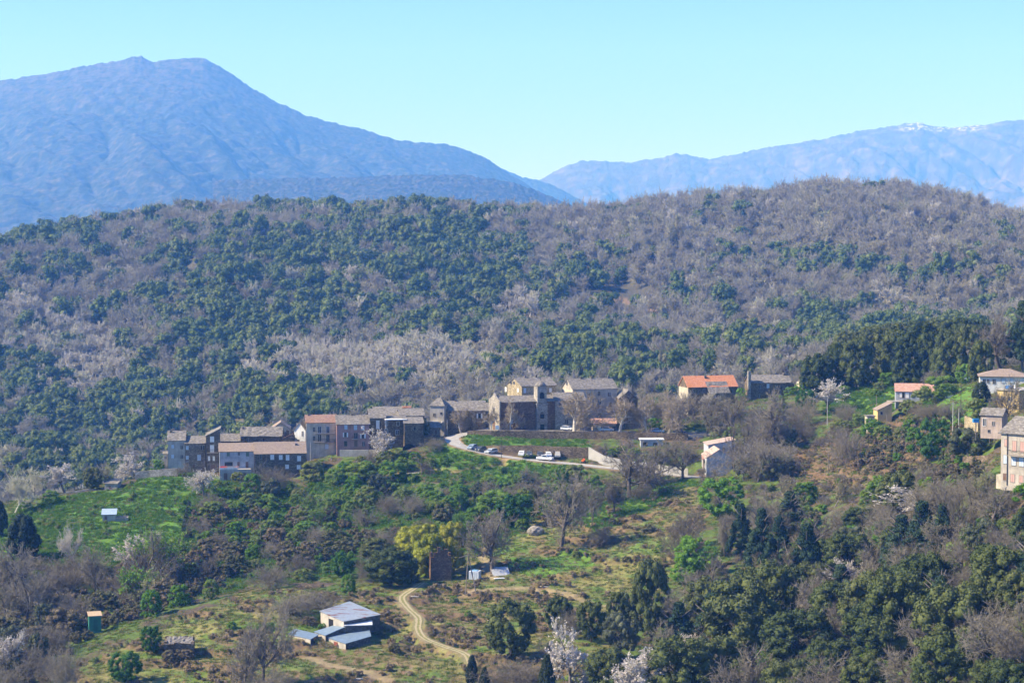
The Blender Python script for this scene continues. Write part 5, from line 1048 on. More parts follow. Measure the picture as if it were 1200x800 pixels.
# cars
TYRE = plain('tyre_rubber', (.025, .025, .025), .85); RIM = plain('wheel_rim', (.5, .5, .52), .35, .7); CGLASS = plain('car_glass', (.03, .04, .05), .08, spec=.7); LAMP = plain('headlight_glass', (.75, .75, .72), .15)
CARS = {'hatchback': (3.9, 1.7, [(0,.35),(0,.78),(.9,.92),(1.5,1.42),(3.2,1.46),(3.85,.95),(3.9,.4)], [(.95,.93),(1.52,1.38),(3.15,1.41),(3.72,.95)]),
        'estate_car': (4.3, 1.75, [(0,.35),(0,.75),(1.1,.92),(1.8,1.42),(3.9,1.44),(4.28,.95),(4.3,.4)], [(1.15,.93),(1.82,1.38),(3.85,1.39),(4.15,.95)]),
        'pickup_truck': (5.0, 1.8, [(0,.45),(0,.95),(1.3,1.08),(1.9,1.72),(3.1,1.74),(3.3,1.1),(5.0,1.08),(5.0,.5)], [(1.35,1.09),(1.92,1.66),(3.05,1.68),(3.18,1.1)]),
        'van': (4.2, 1.75, [(0,.4),(0,.95),(.6,1.1),(1.2,1.8),(4.15,1.82),(4.2,.45)], [(.66,1.12),(1.22,1.72),(2.0,1.74),(2.0,1.12)])}
def car(kind, px, py, Y, head, colour, label):
    L, W, prof, glass = CARS[kind]; p = P(px, py, Y); p[2] = max(p[2], zat(p[0], p[1]) + .10) if abs(zat(p[0], p[1]) - p[2]) < 1.5 else p[2]
    e = empty(kind, tuple(p), rad(head)); tag(e, label, 'pickup' if 'pickup' in kind else 'van' if kind == 'van' else 'car', 'cars parked in the village'); paint = plain('car_paint_' + '_'.join(str(int(c * 100)) for c in colour), colour, .25, .05, var=.02, spec=.6)
    def ext(mb, pr, w, taper=.0):
        zt = max(z for _, z in pr); zb = .95; f = lambda z: w / 2 - (max(0, z - zb) * taper)
        return mb.prism([(x - L / 2, -f(z), z) for x, z in pr], [(x - L / 2, f(z), z) for x, z in pr])
    b = ext(MB(), prof, W, .22).build('body', paint, e)
    ext(MB(), [(x, z) for x, z in glass], W + .03, .22).build('side_windows', CGLASS, b)
    if kind != 'van':
        (x0, z0), (x1, z1) = glass[0], glass[1]; hw = W / 2 - .16
        MB().prism([(x0 - L / 2 - .03, -hw, z0 + .03), (x0 - L / 2 - .03, hw, z0 + .03), (x1 - L / 2 - .05, hw - .06, z1), (x1 - L / 2 - .05, -hw + .06, z1)], [(x0 - L / 2 + .05, -hw, z0 + .02), (x0 - L / 2 + .05, hw, z0 + .02), (x1 - L / 2 + .03, hw - .06, z1 - .01), (x1 - L / 2 + .03, -hw + .06, z1 - .01)]).build('windscreen', CGLASS, b)
    for sx in (.75, L - .75):
        for sy in (-1, 1):
            w = MB().tube([(sx - L / 2, sy * (W / 2 - .17), .31), (sx - L / 2, sy * (W / 2 + .02), .31)], .31, 12).build('wheel', TYRE, e); MB().tube([(sx - L / 2, sy * (W / 2 + .022), .31), (sx - L / 2, sy * (W / 2 + .035), .31)], .18, 10).build('rim', RIM, w)
    for sy in (-1, 1): MB().box(-L / 2 - .03, -L / 2 + .02, sy * .6 - .17, sy * .6 + .17, .6, .75).build('headlight', LAMP, e)
    PLANTS.append((p[0], p[1], 2.4)); return e
car('hatchback', 553.5, 526.8, 602, 60, (.28, .36, .46), 'blue grey hatchback parked first on the bend of the road')
car('hatchback', 563.5, 529.2, 600.5, 55, (.06, .07, .08), 'dark car between two grey ones on the bend of the road')
car('estate_car', 575.5, 532, 599, 50, (.42, .46, .50), 'silver grey car parked lowest on the bend of the road')
car('hatchback', 611.3, 533.8, 596, 83, (.80, .80, .79), 'white car facing the camera beside the dark parked pair')
car('hatchback', 620.5, 533.8, 596.5, 85, (.10, .11, .11), 'dark grey car next to the white one facing the camera')
car('hatchback', 632.8, 534.6, 596.5, 88, (.08, .085, .10), 'dark car half hidden behind the white pickup')
car('hatchback', 642.5, 535.0, 596.3, 96, (.80, .80, .79), 'white hatchback parked behind the white pickup')
car('pickup_truck', 638.8, 539.8, 593, 155, (.82, .82, .82), 'white pickup truck parked across the front of the row')
car('van', 653.5, 536, 596, 88, (.42, .40, .36), 'boxy beige grey van at the right end of the row')
car('hatchback', 664.5, 505.2, 623, 150, (.72, .73, .74), 'white car in the shade below the cream house on the terrace')
car('estate_car', 711.5, 506.8, 619, 172, (.42, .52, .62), 'light blue car on the terrace by the pinkish roofed building')
car('estate_car', 770, 508.2, 614.5, 176, (.14, .24, .42), 'mid blue car under the plane trees on the terrace')
car('hatchback', 796, 509.2, 613, 178, (.03, .05, .10), 'very dark blue car at the right end of the terrace')
# kiosk with a white roof under the terrace
h = House('kiosk', 'white roofed kiosk with pale blue front below the terrace wall', 751, 777, 525.5, 515.5, 604, 2, 3, 'kiosk'); h.body(M_BLUEP, W_WHITE, 'flat', over=.35, jit=0, th=.3, down=2).wins([(756, 520, 5.5, 4.5, 'plain'), (768, 521.5, 5, 5.5, 'plain')])
h = House('billboard', 'blank beige panel standing on a wall top between the plane trees', 738.5, 746, 500, 487.5, 622, 2, .15, 'panel'); W, H = h.W, h.H; MB().box(0, W, 0, .12, H * .35, H).build('panel', M_CREAM, h.root); MB().box(.15, .27, .03, .1, -1.5, H * .348).build('post', WOOD, h.root); MB().box(W - .27, W - .15, .03, .1, -1.5, H * .348).build('post', WOOD, h.root)
h = House('notice_board', 'white notice panel standing at the foot of the church facade', 580.5, 585, 504, 498.3, 617, 4, .15, 'panel'); MB().box(0, h.W, 0, .08, .25, h.H).build('panel', W_WHITE, h.root); MB().box(.1, .2, .01, .07, -1, .248).build('leg', IRON, h.root); MB().box(h.W - .2, h.W - .1, .01, .07, -1, .248).build('leg', IRON, h.root)
h = House('blue_box', 'bright blue box on a post by the rose cottage', 1140.5, 1147.3, 508, 491, 440, 5, .7, 'box'); MB().box(0, h.W, 0, .7, h.H - .75, h.H).build('box', plain('bright_blue', (.05, .30, .60), .4), h.root); MB().box(h.W * .45, h.W * .6, .3, .42, -1.5, h.H - .752).build('post', WOOD, h.root); MB().box(-.05, h.W + .05, -.05, .75, h.H + .002, h.H + .08).build('lid', plain('bright_blue', (.05, .30, .60)), h.root)
# small orange machine on the road
p = P(683.5, 543.6, 590); p[2] = zat(p[0], p[1]) + .09; e = empty('small_tractor', tuple(p), rad(70)); tag(e, 'small bright orange machine standing alone on the lower road', 'tractor'); OR = plain('orange_paint', (.75, .16, .03), .4, var=.03)
MB().box(-.75, .1, -.3, .3, .45, .95).build('bonnet', OR, e); MB().box(.1, .7, -.38, .38, .4, .75).build('seat_base', OR, e); MB().box(.55, .68, -.3, .3, .752, 1.25).build('backrest', OR, e)
for (x, y, r) in ((-.55, .36, .24), (-.55, -.36, .24), (.42, .46, .38), (.42, -.46, .38)): MB().tube([(x, y - .09, r), (x, y + .09, r)], r, 12).build('wheel', TYRE, e)
MB().tube([(.0, 0, .9), (.2, 0, 1.15)], .03, 6).build('steering_column', IRON, e)
# white tank, sheet metal lean-to, rock
p = hit(556.5, 678.5); s = mpp(p[1]); w = 12 * s; e = empty('water_tank', tuple(p), rad(-14)); tag(e, 'white cube tank with a blue lid beside the leaning poles', 'tank')
WT = plain('tank_plastic', (.70, .73, .76), .4, var=.08); MB().box(-w / 2, w / 2, -w / 2, w / 2, .15, w * .85).build('body', WT, e); MB().box(-w / 2 - .05, w / 2 + .05, -w / 2 - .05, w / 2 + .05, -.4, .148).build('pallet', WOOD, e); MB().box(-w * .3, w * .3, -w * .3, w * .3, w * .85 + .002, w * .93).build('lid', plain('blue_lid', (.20, .38, .62)), e)
c = MB()
for q in np.linspace(-w / 2, w / 2, 6):
    for (x, y) in ((q, -w / 2 - .03), (q, w / 2 + .03), (-w / 2 - .03, q), (w / 2 + .03, q)): c.box(x - .02, x + .02, y - .02, y + .02, .15, w * .86)
c.build('cage', plain('galvanised', (.45, .46, .47), .4, .6), e); PLANTS.append((p[0], p[1], 2))
h = House('sheet_lean_to', 'rough lean-to of white metal sheets under the bare tree on the knoll', 579, 597, 681, 674.5, 478, 12, 3.2, 'lean-to'); h.body(plain('dark_boards', (.06, .05, .045)), plain('grey_white_sheet', (.40, .42, .45), .45, .1, var=.2), 'mono', rh=(681 - 668) * mpp(478), over=.25, jit=.03, th=.08, down=1); MB().box(-.9, -.1, -.2, .5, -.6, 1.5).build('water_butt', plain('black_plastic', (.02, .02, .02), .5), h.root)
p = hit(585, 678); e = empty('scrap_sheet', tuple(p), .3); MB().box(-1.3, 1.3, -.5, .5, .1, .22).build('sheet', TINW, e); MB().box(-1.2, -1.0, -.3, .3, -.3, .098).build('prop', WOOD, e); tag(e, 'flat pale metal sheet lying in front of the lean-to', 'sheet')
def rock(label, px, py, w, hgt, seed, name='boulder'):
    p = hit(px, py); s = mpp(p[1]); bm = bmesh.new(); bmesh.ops.create_icosphere(bm, subdivisions=3, radius=1)
    for v in bm.verts:
        n = v.co.normalized(); k = 1 + .35 * (float(fbm(n.x * 2 + seed, n.y * 2 + n.z * 1.7, seed)) - .5) + .25 * (float(fbm(n.x * 5 + n.z * 3, n.y * 5, seed + 1)) - .5); v.co = Vector((n.x * k * w * s / 2, n.y * k * w * s / 2.4, n.z * k * hgt * s * .6 + hgt * s * .25))
    me = bpy.data.meshes.new(name); bm.to_mesh(me); bm.free(); me.materials.append(M_STONEL); o = link(name, me); o.location = p; o.rotation_euler = (0, .12, .4); return tag(o, label, 'rock')
rock('large pale boulder on the grass behind the bare chestnut', 627, 625, 20, 11, 4)
for i, (a, b_, w, lb) in enumerate([(484, 699.5, 13, 'pale fallen log beside the bend of the dirt track'), (636, 688, 12, 'pale fallen log on the terrace below the lean-to'), (423, 796, 12, 'short pale log on the slope below the tin sheds')]):
    p = hit(a, b_); s = mpp(p[1]) * w / 2; o = MB().tube([(-s, 0, .15), (0, .05, .2), (s, .3, .12)], [.14, .17, .12], 7).build('fallen_log', BARKP); o.location = p; o.rotation_euler = (0, 0, -.25); tag(o, lb, 'log')
for wp, lb in POTS:
    e = empty('flower_pot', tuple(wp)); tag(e, lb, 'flower pot'); MB().tube([(0, 0, 0), (0, 0, .42)], [.18, .26], 8).build('pot', plain('terracotta', (.45, .17, .09)), e)
    V, F = quads(np.array([0, 0, .7]) + .3 * np.random.default_rng(3).normal(size=(90, 3)) * [1, 1, .7], unit(np.random.default_rng(4).normal(size=(90, 3))), .1, np.random.default_rng(5)); link('flowers', mesh_np('flowers', V, F, plain('orange_petals', (.7, .22, .10)) if 'orange' in lb else plain('pink_petals', (.65, .35, .30)) if 'pink' in lb else plain('red_petals', (.70, .07, .04))), e)
# ------------------------------------------------------------------ trees and bushes one can tell apart
MAN = [
 ('shrub', 1182, 582, 36, 17, 'green bush at the foot of the cream manor house, left one'), ('shrub', 1206, 586, 40, 20, 'green bush at the foot of the cream manor house, right one'), ('thicket', 1150, 580, 34, 20, 'twiggy bush left of the cream manor house foot'),
 # the meadow and its edges
 ('cypress', 27, 657, 42, 56, 'broad dark conical evergreen at the left side of the meadow'), ('cypress', 0, 628, 20, 42, 'dark evergreen cut off by the left edge beside the meadow'),
 ('pale_tree', 95, 668, 46, 52, 'pale grey leafless tree at the foot of the meadow, right of the conical evergreen'), ('blossom_tree', 162, 672, 42, 50, 'pale pink blossoming tree at the bottom of the meadow'),
 ('leafing_tree', 186, 680, 62, 62, 'feathery light green tree at the bottom right of the meadow'), ('leafing_tree', 168, 706, 52, 44, 'low feathery green tree below the pink blossom'),
 ('thicket', 88, 690, 50, 28, 'brown leafless thicket below the pale grey meadow tree'), ('shrub', 177, 722, 26, 32, 'olive green round bush beside the gully, above the stone ruin'), ('shrub', 247, 702, 20, 24, 'rounded green bush at the rim of the knoll below the hedge'),
 ('pale_tree', 18, 600, 40, 44, 'grey leafless tree at the far left edge of the upper meadow'), ('pale_tree', 40, 583, 34, 36, 'second pale leafless tree from the left along the upper meadow'), ('blossom_tree', 76, 578, 32, 36, 'pale blossoming tree left of the round oak on the meadow edge'),
 ('holm_oak', 108, 574, 24, 27, 'round dark oak beside the small stone hut'), ('budding_tree', 128, 570, 30, 26, 'yellowish twiggy tree behind the small stone hut'), ('blossom_tree', 160, 560, 46, 32, 'wide pale blossom tree above the low stone wall'), ('shrub', 185, 548, 18, 18, 'green bush touching the left end house'),
 ('blossom_tree', 238, 582, 32, 34, 'white blossoming tree in front of the tan stone house'), ('bare_tree', 215, 560, 22, 18, 'small leafless tree under the left end houses'), ('thicket', 203, 553, 20, 12, 'leafless brush in front of the left end house'), ('shrub', 60, 590, 22, 16, 'green bush on the tumbledown wall of the meadow'), ('shrub', 30, 600, 20, 12, 'pale green bush at the left end of the tumbledown wall'),
 # below the village houses
 ('shrub', 296, 580, 26, 26, 'light green bush left of the brown leafless one under the long house'), ('thicket', 315, 578, 46, 34, 'round brown leafless bush in front of the long tan roofed house'), ('shrub', 366, 562, 30, 22, 'rounded green bush right of the long tan roofed house'), ('shrub', 411, 530, 14, 13, 'pale green shrub against the pale parapet'), ('bare_tree', 396, 532, 16, 24, 'small leafless tree at the corner of the balcony house'),
 ('blossom_tree', 450, 538, 36, 36, 'pale blossoming tree in front of the white canopied house'), ('shrub', 447, 545, 18, 16, 'olive shrub below the pale blossom by the canopied house'), ('thicket', 508, 529, 24, 18, 'dark rounded leafless bush below the low slate shed'), ('bare_tree', 494, 556, 26, 20, 'grey leafless small tree beside the short pale lane'),
 ('shrub', 424, 563, 44, 22, 'broad light green bush below the pink house'), ('shrub', 459, 563, 36, 24, 'broad green bush left of the grey leafless tree by the lane'), ('shrub', 395, 566, 30, 18, 'low green bush left of the broad light green one'), ('holm_oak', 482, 483, 30, 31, 'bushy oak rising behind the slate roofs'), ('olive_tree', 494, 482, 22, 26, 'grey green tree touching the bushy oak behind the slate roofs'),
 # terrace plane trees and the church square
 ('plane_tree', 673, 505, 58, 50, 'largest pale pollarded plane tree on the church terrace'), ('plane_tree', 726, 506, 46, 46, 'pale plane tree in front of the pinkish roofed building'), ('plane_tree', 758.5, 507, 42, 46, 'plane tree just right of the beige panel on the terrace'), ('plane_tree', 769, 503, 36, 46, 'plane tree behind the mid blue car'), ('plane_tree', 784, 508, 40, 48, 'plane tree between the two blue cars'), ('plane_tree', 795, 503, 40, 44, 'rightmost plane tree of the terrace row'),
 ('plane_tree', 598, 503, 30, 38, 'small pale leafless tree in front of the church side wall', 621.5), ('plane_tree', 540, 504, 24, 32, 'pale leafless tree by the long tan stone house'), ('bare_tree', 552, 503, 20, 26, 'twiggy tree between the long stone house and the church'), ('plane_tree', 575, 503, 18, 26, 'thin leafless tree at the left corner of the church', 620.5),
 ('bare_tree', 812, 492, 42, 30, 'twiggy leafless tree in front of the orange roofed house, left one'), ('bare_tree', 833, 494, 42, 31, 'twiggy leafless tree in front of the orange roofed house, middle one'), ('bare_tree', 853, 492, 40, 29, 'twiggy leafless tree in front of the orange roofed house, right one'),
 ('pale_tree', 801, 470, 24, 32, 'pale leafless tree at the left wall of the orange roofed house'), ('pale_tree', 832, 452, 24, 20, 'pale leafless treetop behind the orange roof'), ('spring_tree', 869, 463, 14, 17, 'fresh green tree between the orange roofed house and the tall chimney wall'), ('spring_tree', 768, 505, 22, 15, 'low fresh green bush behind the plane trees'), ('spring_tree', 788, 503, 22, 14, 'low fresh green bush at the right of the plane trees'), ('spring_tree', 838, 500, 16, 12, 'bright green bush on the slope right of the terrace'),
 ('shrub', 912, 478, 20, 16, 'olive bush in front of the grey stone house with chimney wall'), ('green_tree', 944, 484, 24, 28, 'light green round tree below the tiny cottage'), ('blossom_tree', 968, 484, 34, 40, 'pink blossoming tree beside the pale wooden pole'), ('shrub', 928, 443, 20, 10, 'olive bush above the grey stone house'), ('spring_tree', 940, 447, 18, 14, 'fresh green bush behind the tiny cottage'),
 # below and beside the road
 ('bare_tree', 737, 583, 66, 62, 'large grey leafless tree standing right below the lower road'), ('bare_tree', 770, 566, 42, 50, 'tall grey leafless tree beside the concrete wall'), ('bare_tree', 720, 600, 36, 42, 'leafless tree with a forked trunk on the rim of the grassy spur'), ('bare_tree', 752, 572, 36, 40, 'slender leafless tree behind the large one below the road'), ('bare_tree', 800, 560, 44, 46, 'leafless tree at the end of the concrete wall'),
 ('bare_tree', 657, 644, 76, 92, 'biggest leafless chestnut tree on the middle of the grassy spur'), ('bare_tree', 577, 672, 76, 74, 'spreading leafless chestnut tree above the sheet lean-to'), ('thicket', 706, 640, 36, 26, 'round leafless bush right of the biggest chestnut'), ('green_tree', 603, 617, 46, 38, 'bright green rounded tree above the pale boulder'), ('shrub', 585, 606, 60, 32, 'wide olive green bush left of the bright green tree'), ('shrub', 612, 622, 18, 16, 'pale olive bush at the boulder'), ('bare_tree', 694, 612, 24, 46, 'thin dark leafless tree behind the biggest chestnut'),
 ('spring_tree', 845, 607, 54, 48, 'vivid green round tree below the blue grey house'), ('spring_tree', 815, 674, 50, 46, 'vivid green tree at the edge of the lower wood'), ('spring_tree', 800, 684, 30, 24, 'yellow green bush at the foot of the lower vivid tree'),
 ('ivy_trunk_tree', 860, 552, 40, 78, 'tall leafless tree with an ivy wrapped trunk right of the blue grey house'), ('ivy_trunk_tree', 872, 545, 34, 62, 'second ivy wrapped leafless tree right of the blue grey house'), ('bare_tree', 912, 530, 62, 74, 'tall dark limbed leafless tree on the slope under the grey stone house'), ('thicket', 890, 558, 90, 46, 'wide pinkish brown leafless thicket below the tall dark limbed tree'), ('thicket', 925, 512, 52, 36, 'grey leafless thicket right of the tall dark limbed tree'), ('olive_tree', 927, 523, 18, 22, 'small grey green tree beside the bracken slope'),
 # ivy mounds on the knoll
 ('ivy_mound', 484, 650, 44, 34, 'yellow green ivy covered mound at the back left of the tall ruin'), ('ivy_mound', 503, 677, 42, 54, 'yellow green ivy tree hugging the tall ruin', 481), ('ivy_mound', 529, 668, 38, 58, 'ivy covered round topped tree at the back right of the tall ruin', 486), ('ivy_mound', 500, 644, 34, 32, 'yellow green ivy mound between the two round topped ones'), ('holm_oak', 458, 686, 62, 44, 'wide dark evergreen left of the tall ruin'), ('dense_oak', 480, 684, 24, 30, 'dark evergreen tucked behind the ivy at the left of the ruin'), ('green_tree', 402, 676, 32, 32, 'fresh green bush at the left of the wide dark evergreen'), ('dense_oak', 440, 652, 40, 22, 'dark flat topped evergreen above the wide one'), ('thicket', 428, 680, 26, 32, 'grey leafless bush between the fresh green one and the wide evergreen'), ('shrub', 408, 694, 18, 22, 'grey green bush at the foot of the fresh green one'),
 ('thicket', 316, 690, 54, 30, 'dark grey leafless thicket on the rim of the knoll'), ('thicket', 352, 722, 60, 30, 'grey leafless thicket behind the tin sheds'), ('thicket', 372, 712, 44, 22, 'second grey leafless thicket behind the tin sheds'), ('shrub', 356, 680, 28, 14, 'olive bush right of the dark grey thicket'), ('thicket', 354, 672, 34, 26, 'brownish leafless bush at the foot of the scrub slope'),
 ('bare_tree', 308, 802, 56, 96, 'tall dark limbed leafless tree in front of the tin sheds'), ('bare_tree', 286, 815, 44, 66, 'leafless tree cut by the bottom edge left of the tin sheds'), ('thicket', 320, 812, 70, 34, 'grey brush at the foot of the tall tree by the sheds'), ('green_tree', 147, 800, 40, 38, 'bright green round tree at the bottom left'), ('green_tree', 177, 766, 26, 34, 'bright green tree touching the stone ruin'), ('thicket', 75, 812, 44, 60, 'brown leafless brush at the bottom left corner slope'), ('bramble', 202, 774, 26, 14, 'brown bramble bush in front of the stone ruin'), ('bramble', 218, 772, 20, 12, 'dark bramble bush at the right of the stone ruin'),
 ('cypress', 553, 806, 15, 40, 'slim dark cypress at the bottom edge'), ('cypress', 568, 808, 13, 28, 'shorter dark cypress beside the slim one at the bottom edge'), ('cypress', 641, 815, 20, 50, 'dark ivy wrapped column at the bottom edge left of the white blossom'),
 # the row of dark evergreens below the terraces
 ('holm_oak', 598, 770, 64, 68, 'large blue green holm oak standing alone below the terraces'), ('holm_oak', 655, 742, 34, 44, 'dark oak left of the brownish bush below the terraces'), ('thicket', 672, 748, 34, 38, 'brownish leafless bush between two dark oaks'), ('holm_oak', 693, 752, 38, 50, 'dark rounded oak behind the white blossom'), ('dense_oak', 726, 740, 34, 48, 'dark pointed oak left of the tallest evergreen below the terraces'), ('dense_oak', 762, 738, 48, 84, 'tallest evergreen of the row below the terraces'), ('olive_tree', 727, 772, 44, 56, 'grey green oak in front of the dark pointed one'), ('blossom_tree', 668, 806, 64, 78, 'large white blossoming tree at the bottom centre'), ('blossom_tree', 745, 830, 44, 72, 'white blossoming tree right of the round dark oak at the bottom'), ('holm_oak', 712, 812, 54, 54, 'round dark oak between the two white blossoming trees'), ('blossom_tree', 812, 776, 32, 34, 'small white blossoming tree among the oaks of the lower wood'), ('blossom_tree', 990, 700, 30, 46, 'narrow white blossoming tree in the middle of the lower wood'), ('blossom_tree', 1018, 690, 24, 30, 'short white blossoming tree right of the narrow one'), ('blossom_tree', 1062, 612, 60, 42, 'white blossoming tree half hidden by the pines'), ('blossom_tree', 8, 790, 34, 50, 'white blossoming tree at the bottom left edge'),
 ('thicket', 600, 806, 70, 36, 'wide grey leafless thicket along the bottom edge left of the white blossom'), ('thicket', 640, 775, 34, 26, 'grey leafless brush beside the large blue green oak'), ('bare_tree', 800, 745, 60, 78, 'pale grey leafless tree right of the tallest evergreen'), ('bare_tree', 828, 720, 56, 70, 'grey leafless tree beside the lower vivid green one'),
 # pines and dead trunks
 ('pine_tree', 1080, 668, 58, 82, 'tallest blue green pine of the lower wood'), ('pine_tree', 1056, 672, 52, 70, 'bushy pine left of the tallest one'), ('pine_tree', 1104, 655, 40, 66, 'pine right of the tallest one'), ('pine_tree', 868, 655, 36, 66, 'pine with a bare stem below the vivid green tree'), ('pine_tree', 892, 670, 40, 76, 'bare stemmed pine, second right of the vivid green tree'), ('pine_tree', 912, 668, 38, 64, 'pine right of the two bare stemmed ones'), ('bare_tree', 849, 652, 24, 50, 'dead grey trunked tree left of the bare stemmed pines'), ('bare_tree', 804, 644, 34, 54, 'grey leafless tree left of the dead trunks'), ('thicket', 800, 655, 48, 50, 'mauve leafless bush left of the dead trunks'), ('pine_tree', 945, 702, 56, 90, 'big pine left of the narrow white blossom'), ('pine_tree', 985, 720, 50, 60, 'bushy pine below the narrow white blossom'), ('holm_oak', 1052, 606, 54, 54, 'rounded olive oak above the pines'), ('holm_oak', 1010, 625, 48, 30, 'low spreading oak on the slope left of the pines'), ('pine_tree', 925, 625, 44, 50, 'small pine on the slope above the wood'), ('ivy_trunk_tree', 1125, 640, 50, 80, 'ivy wrapped leafless tree right of the pines'), ('bare_tree', 1115, 612, 62, 52, 'brownish leafless tree above the ivy wrapped one'), ('bare_tree', 1160, 620, 62, 50, 'leafless tree below the cream manor house'), ('spring_tree', 1160, 640, 34, 24, 'light green bush below the cream manor house'), ('spring_tree', 1122, 660, 30, 26, 'light green bush at the foot of the ivy wrapped tree'), ('spring_tree', 1085, 578, 20, 20, 'light green bush right of the rounded olive oak'),
 # right hand houses
 ('green_tree', 1094, 540, 42, 50, 'glossy dark green round tree on the slope below the long bungalow'), ('olive_tree', 1134, 540, 44, 40, 'grey green olive like tree beside the glossy round one'), ('spring_tree', 1129, 450, 20, 24, 'fresh green tree left of the white villa'), ('shrub', 1102, 468, 46, 28, 'broad yellow green bush right of the long bungalow'), ('shrub', 1083, 478, 32, 24, 'olive bush in front of the long bungalow'), ('bare_tree', 1098, 458, 34, 24, 'brownish leafless tree behind the yellow green bush'), ('shrub', 1145, 492, 30, 26, 'dark green bush above the pale garden wall'), ('cypress', 1150, 473, 22, 26, 'dark evergreen bush in front of the white villa'), ('bare_tree', 1175, 508, 34, 66, 'tall leafless tree left of the cream manor house'), ('bare_tree', 1200, 505, 30, 44, 'leafless tree behind the cream manor house roof'), ('bare_tree', 1160, 520, 26, 40, 'thin leafless tree in front of the rose cottage'), ('thicket', 1160, 585, 60, 26, 'twiggy brown brush below the olive like tree'), ('shrub', 1040, 452, 24, 16, 'light green bush left of the long bungalow'), ('shrub', 1022, 512, 26, 22, 'grey green bush under the stone hut'), ('shrub', 1055, 518, 18, 18, 'dark green bush in the row below the bracken, left'), ('shrub', 1070, 518, 18, 18, 'dark green bush in the row below the bracken, right'), ('thicket', 990, 545, 44, 44, 'ochre leafless bush beside the bracken slope'), ('shrub', 985, 515, 30, 24, 'light green bush between the pink blossom and the bracken'),
 ('bare_tree', 1174, 440, 62, 72, 'large mauve leafless tree behind the white villa'), ('pine_tree', 1198, 436, 44, 84, 'tall dark pine at the right edge behind the white villa'), ('bare_tree', 1150, 436, 40, 52, 'mauve leafless tree at the right end of the dark grove'),
]
for t in MAN: plant(t[0], *t[1:5], t[5], None, t[6] if len(t) > 6 else None)
ORD = ['first', 'second', 'third', 'fourth', 'fifth', 'sixth', 'seventh', 'eighth', 'ninth', 'tenth', 'eleventh', 'twelfth', 'thirteenth', 'fourteenth', 'fifteenth', 'sixteenth', 'seventeenth', 'eighteenth', 'nineteenth', 'twentieth']
WORDS = {'holm_oak': 'dark holm oaks', 'dense_oak': 'dark dense oaks', 'bare_tree': 'grey leafless trees', 'thicket': 'leafless thickets', 'pine_tree': 'pines', 'shrub': 'green bushes', 'bramble': 'brown bramble bushes', 'budding_tree': 'yellowish budding trees', 'leafing_tree': 'light green leafing trees', 'spring_tree': 'fresh green bushes', 'green_tree': 'bright green trees', 'olive_tree': 'grey green trees', 'pale_tree': 'pale leafless trees', 'blossom_tree': 'white blossoming trees'}
SING = {k: (v[:-3] if v.endswith('bushes') and False else v[:-2] if v.endswith('bushes') else v[:-1]) for k, v in WORDS.items()}
def ordinal_row(kind, items, phrase, Y=None):
    items = sorted(items)
    for i, (px, py, w, h) in enumerate(items): plant(kind, px, py, w, h, '%s %s from left, %s' % (ORD[i], SING[kind], phrase), '%s %s' % (WORDS[kind], phrase), Y)
ordinal_row('dense_oak', [(958,446,42,46),(982,448,40,56),(1004,447,44,58),(1028,448,46,66),(1050,444,42,58),(1069,449,50,62),(1090,449,42,60),(1112,449,44,64),(1134,446,42,66),(1150,448,32,50)], 'in front of the grove behind the long bungalow')
ordinal_row('holm_oak', [(995,424,42,36),(1022,420,44,38),(1048,418,46,40),(1074,416,44,40),(1100,413,46,40),(1124,412,42,40),(1142,414,36,40)], 'at the back of the grove behind the long bungalow', 700)
zr = random.Random(21)
# (left, foot row, right, lowest row that must stay visible): things the plants in front must not hide
CLEAR = [(103,735,120,736), (548,526,690,541), (337,752,448,764), (192,760,228,762), (548,676,600,680), (750,520,778,524), (824,552,858,553), (1015,486,1047,494), (1049,463,1097,466), (1172,560,1200,562), (935,520,1010,556), (700,546,790,556), (806,470,864,462), (119,606,151,610), (122,572,138,573), (196,548,360,548), (616,620,640,624), (470,553,560,556), (1084,505,1150,538), (650,640,664,642), (975,470,1045,470), (505,640,530,668), (362,524,500,524), (690,590,800,600), (560,660,760,690)]
def zone(phrase, poly, spec, sep=.42):
    xs = [p[0] for p in poly]; ys = [p[1] for p in poly]; put = []
    for kind, (n, wa, wb, ra, rb) in spec.items():
        got = []
        for _ in range(n * 60):
            if len(got) >= n: break
            x = zr.uniform(min(xs), max(xs)); y = zr.uniform(min(ys), max(ys))
            if not inpoly(np.array([x]), np.array([y]), poly)[0]: continue
            w = zr.uniform(wa, wb); rr_ = zr.uniform(ra, rb)
            if any(y > b1 and x + w * .5 > b0 and x - w * .5 < b2 and y - w * rr_ < b3 for b0, b1, b2, b3 in CLEAR): continue
            hp = hit(x, y)
            if min(polydist(hp[:1], hp[1:2], t)[0][0] for t in (TRACK, TRACK2, ROAD)) < w * mpp(hp[1]) * .5 + 1.5: continue
            if any(abs(x - a) < sep * (w + c) / 2 and abs(y - b) < sep * (w + c) / 3 for a, b, c in put): continue
            put.append((x, y, w)); got.append((x, y, w, w * rr_))
        ordinal_row(kind, got, phrase)
zone('along the bottom edge of the lower wood', [(765,800),(830,775),(960,775),(1215,775),(1215,840),(765,840)], {'holm_oak': (14,46,96,.8,1.15), 'bare_tree': (8,56,84,1.0,1.3), 'thicket': (9,44,66,.6,.8), 'leafing_tree': (5,30,50,.9,1.1)})
zone('in the middle rows of the lower wood', [(790,770),(860,715),(960,715),(1215,705),(1215,772),(960,772)], {'holm_oak': (15,40,88,.85,1.25), 'bare_tree': (9,50,76,.95,1.2), 'pine_tree': (4,44,58,1.2,1.5), 'thicket': (7,44,64,.6,.8), 'budding_tree': (5,40,60,1,1.2)})
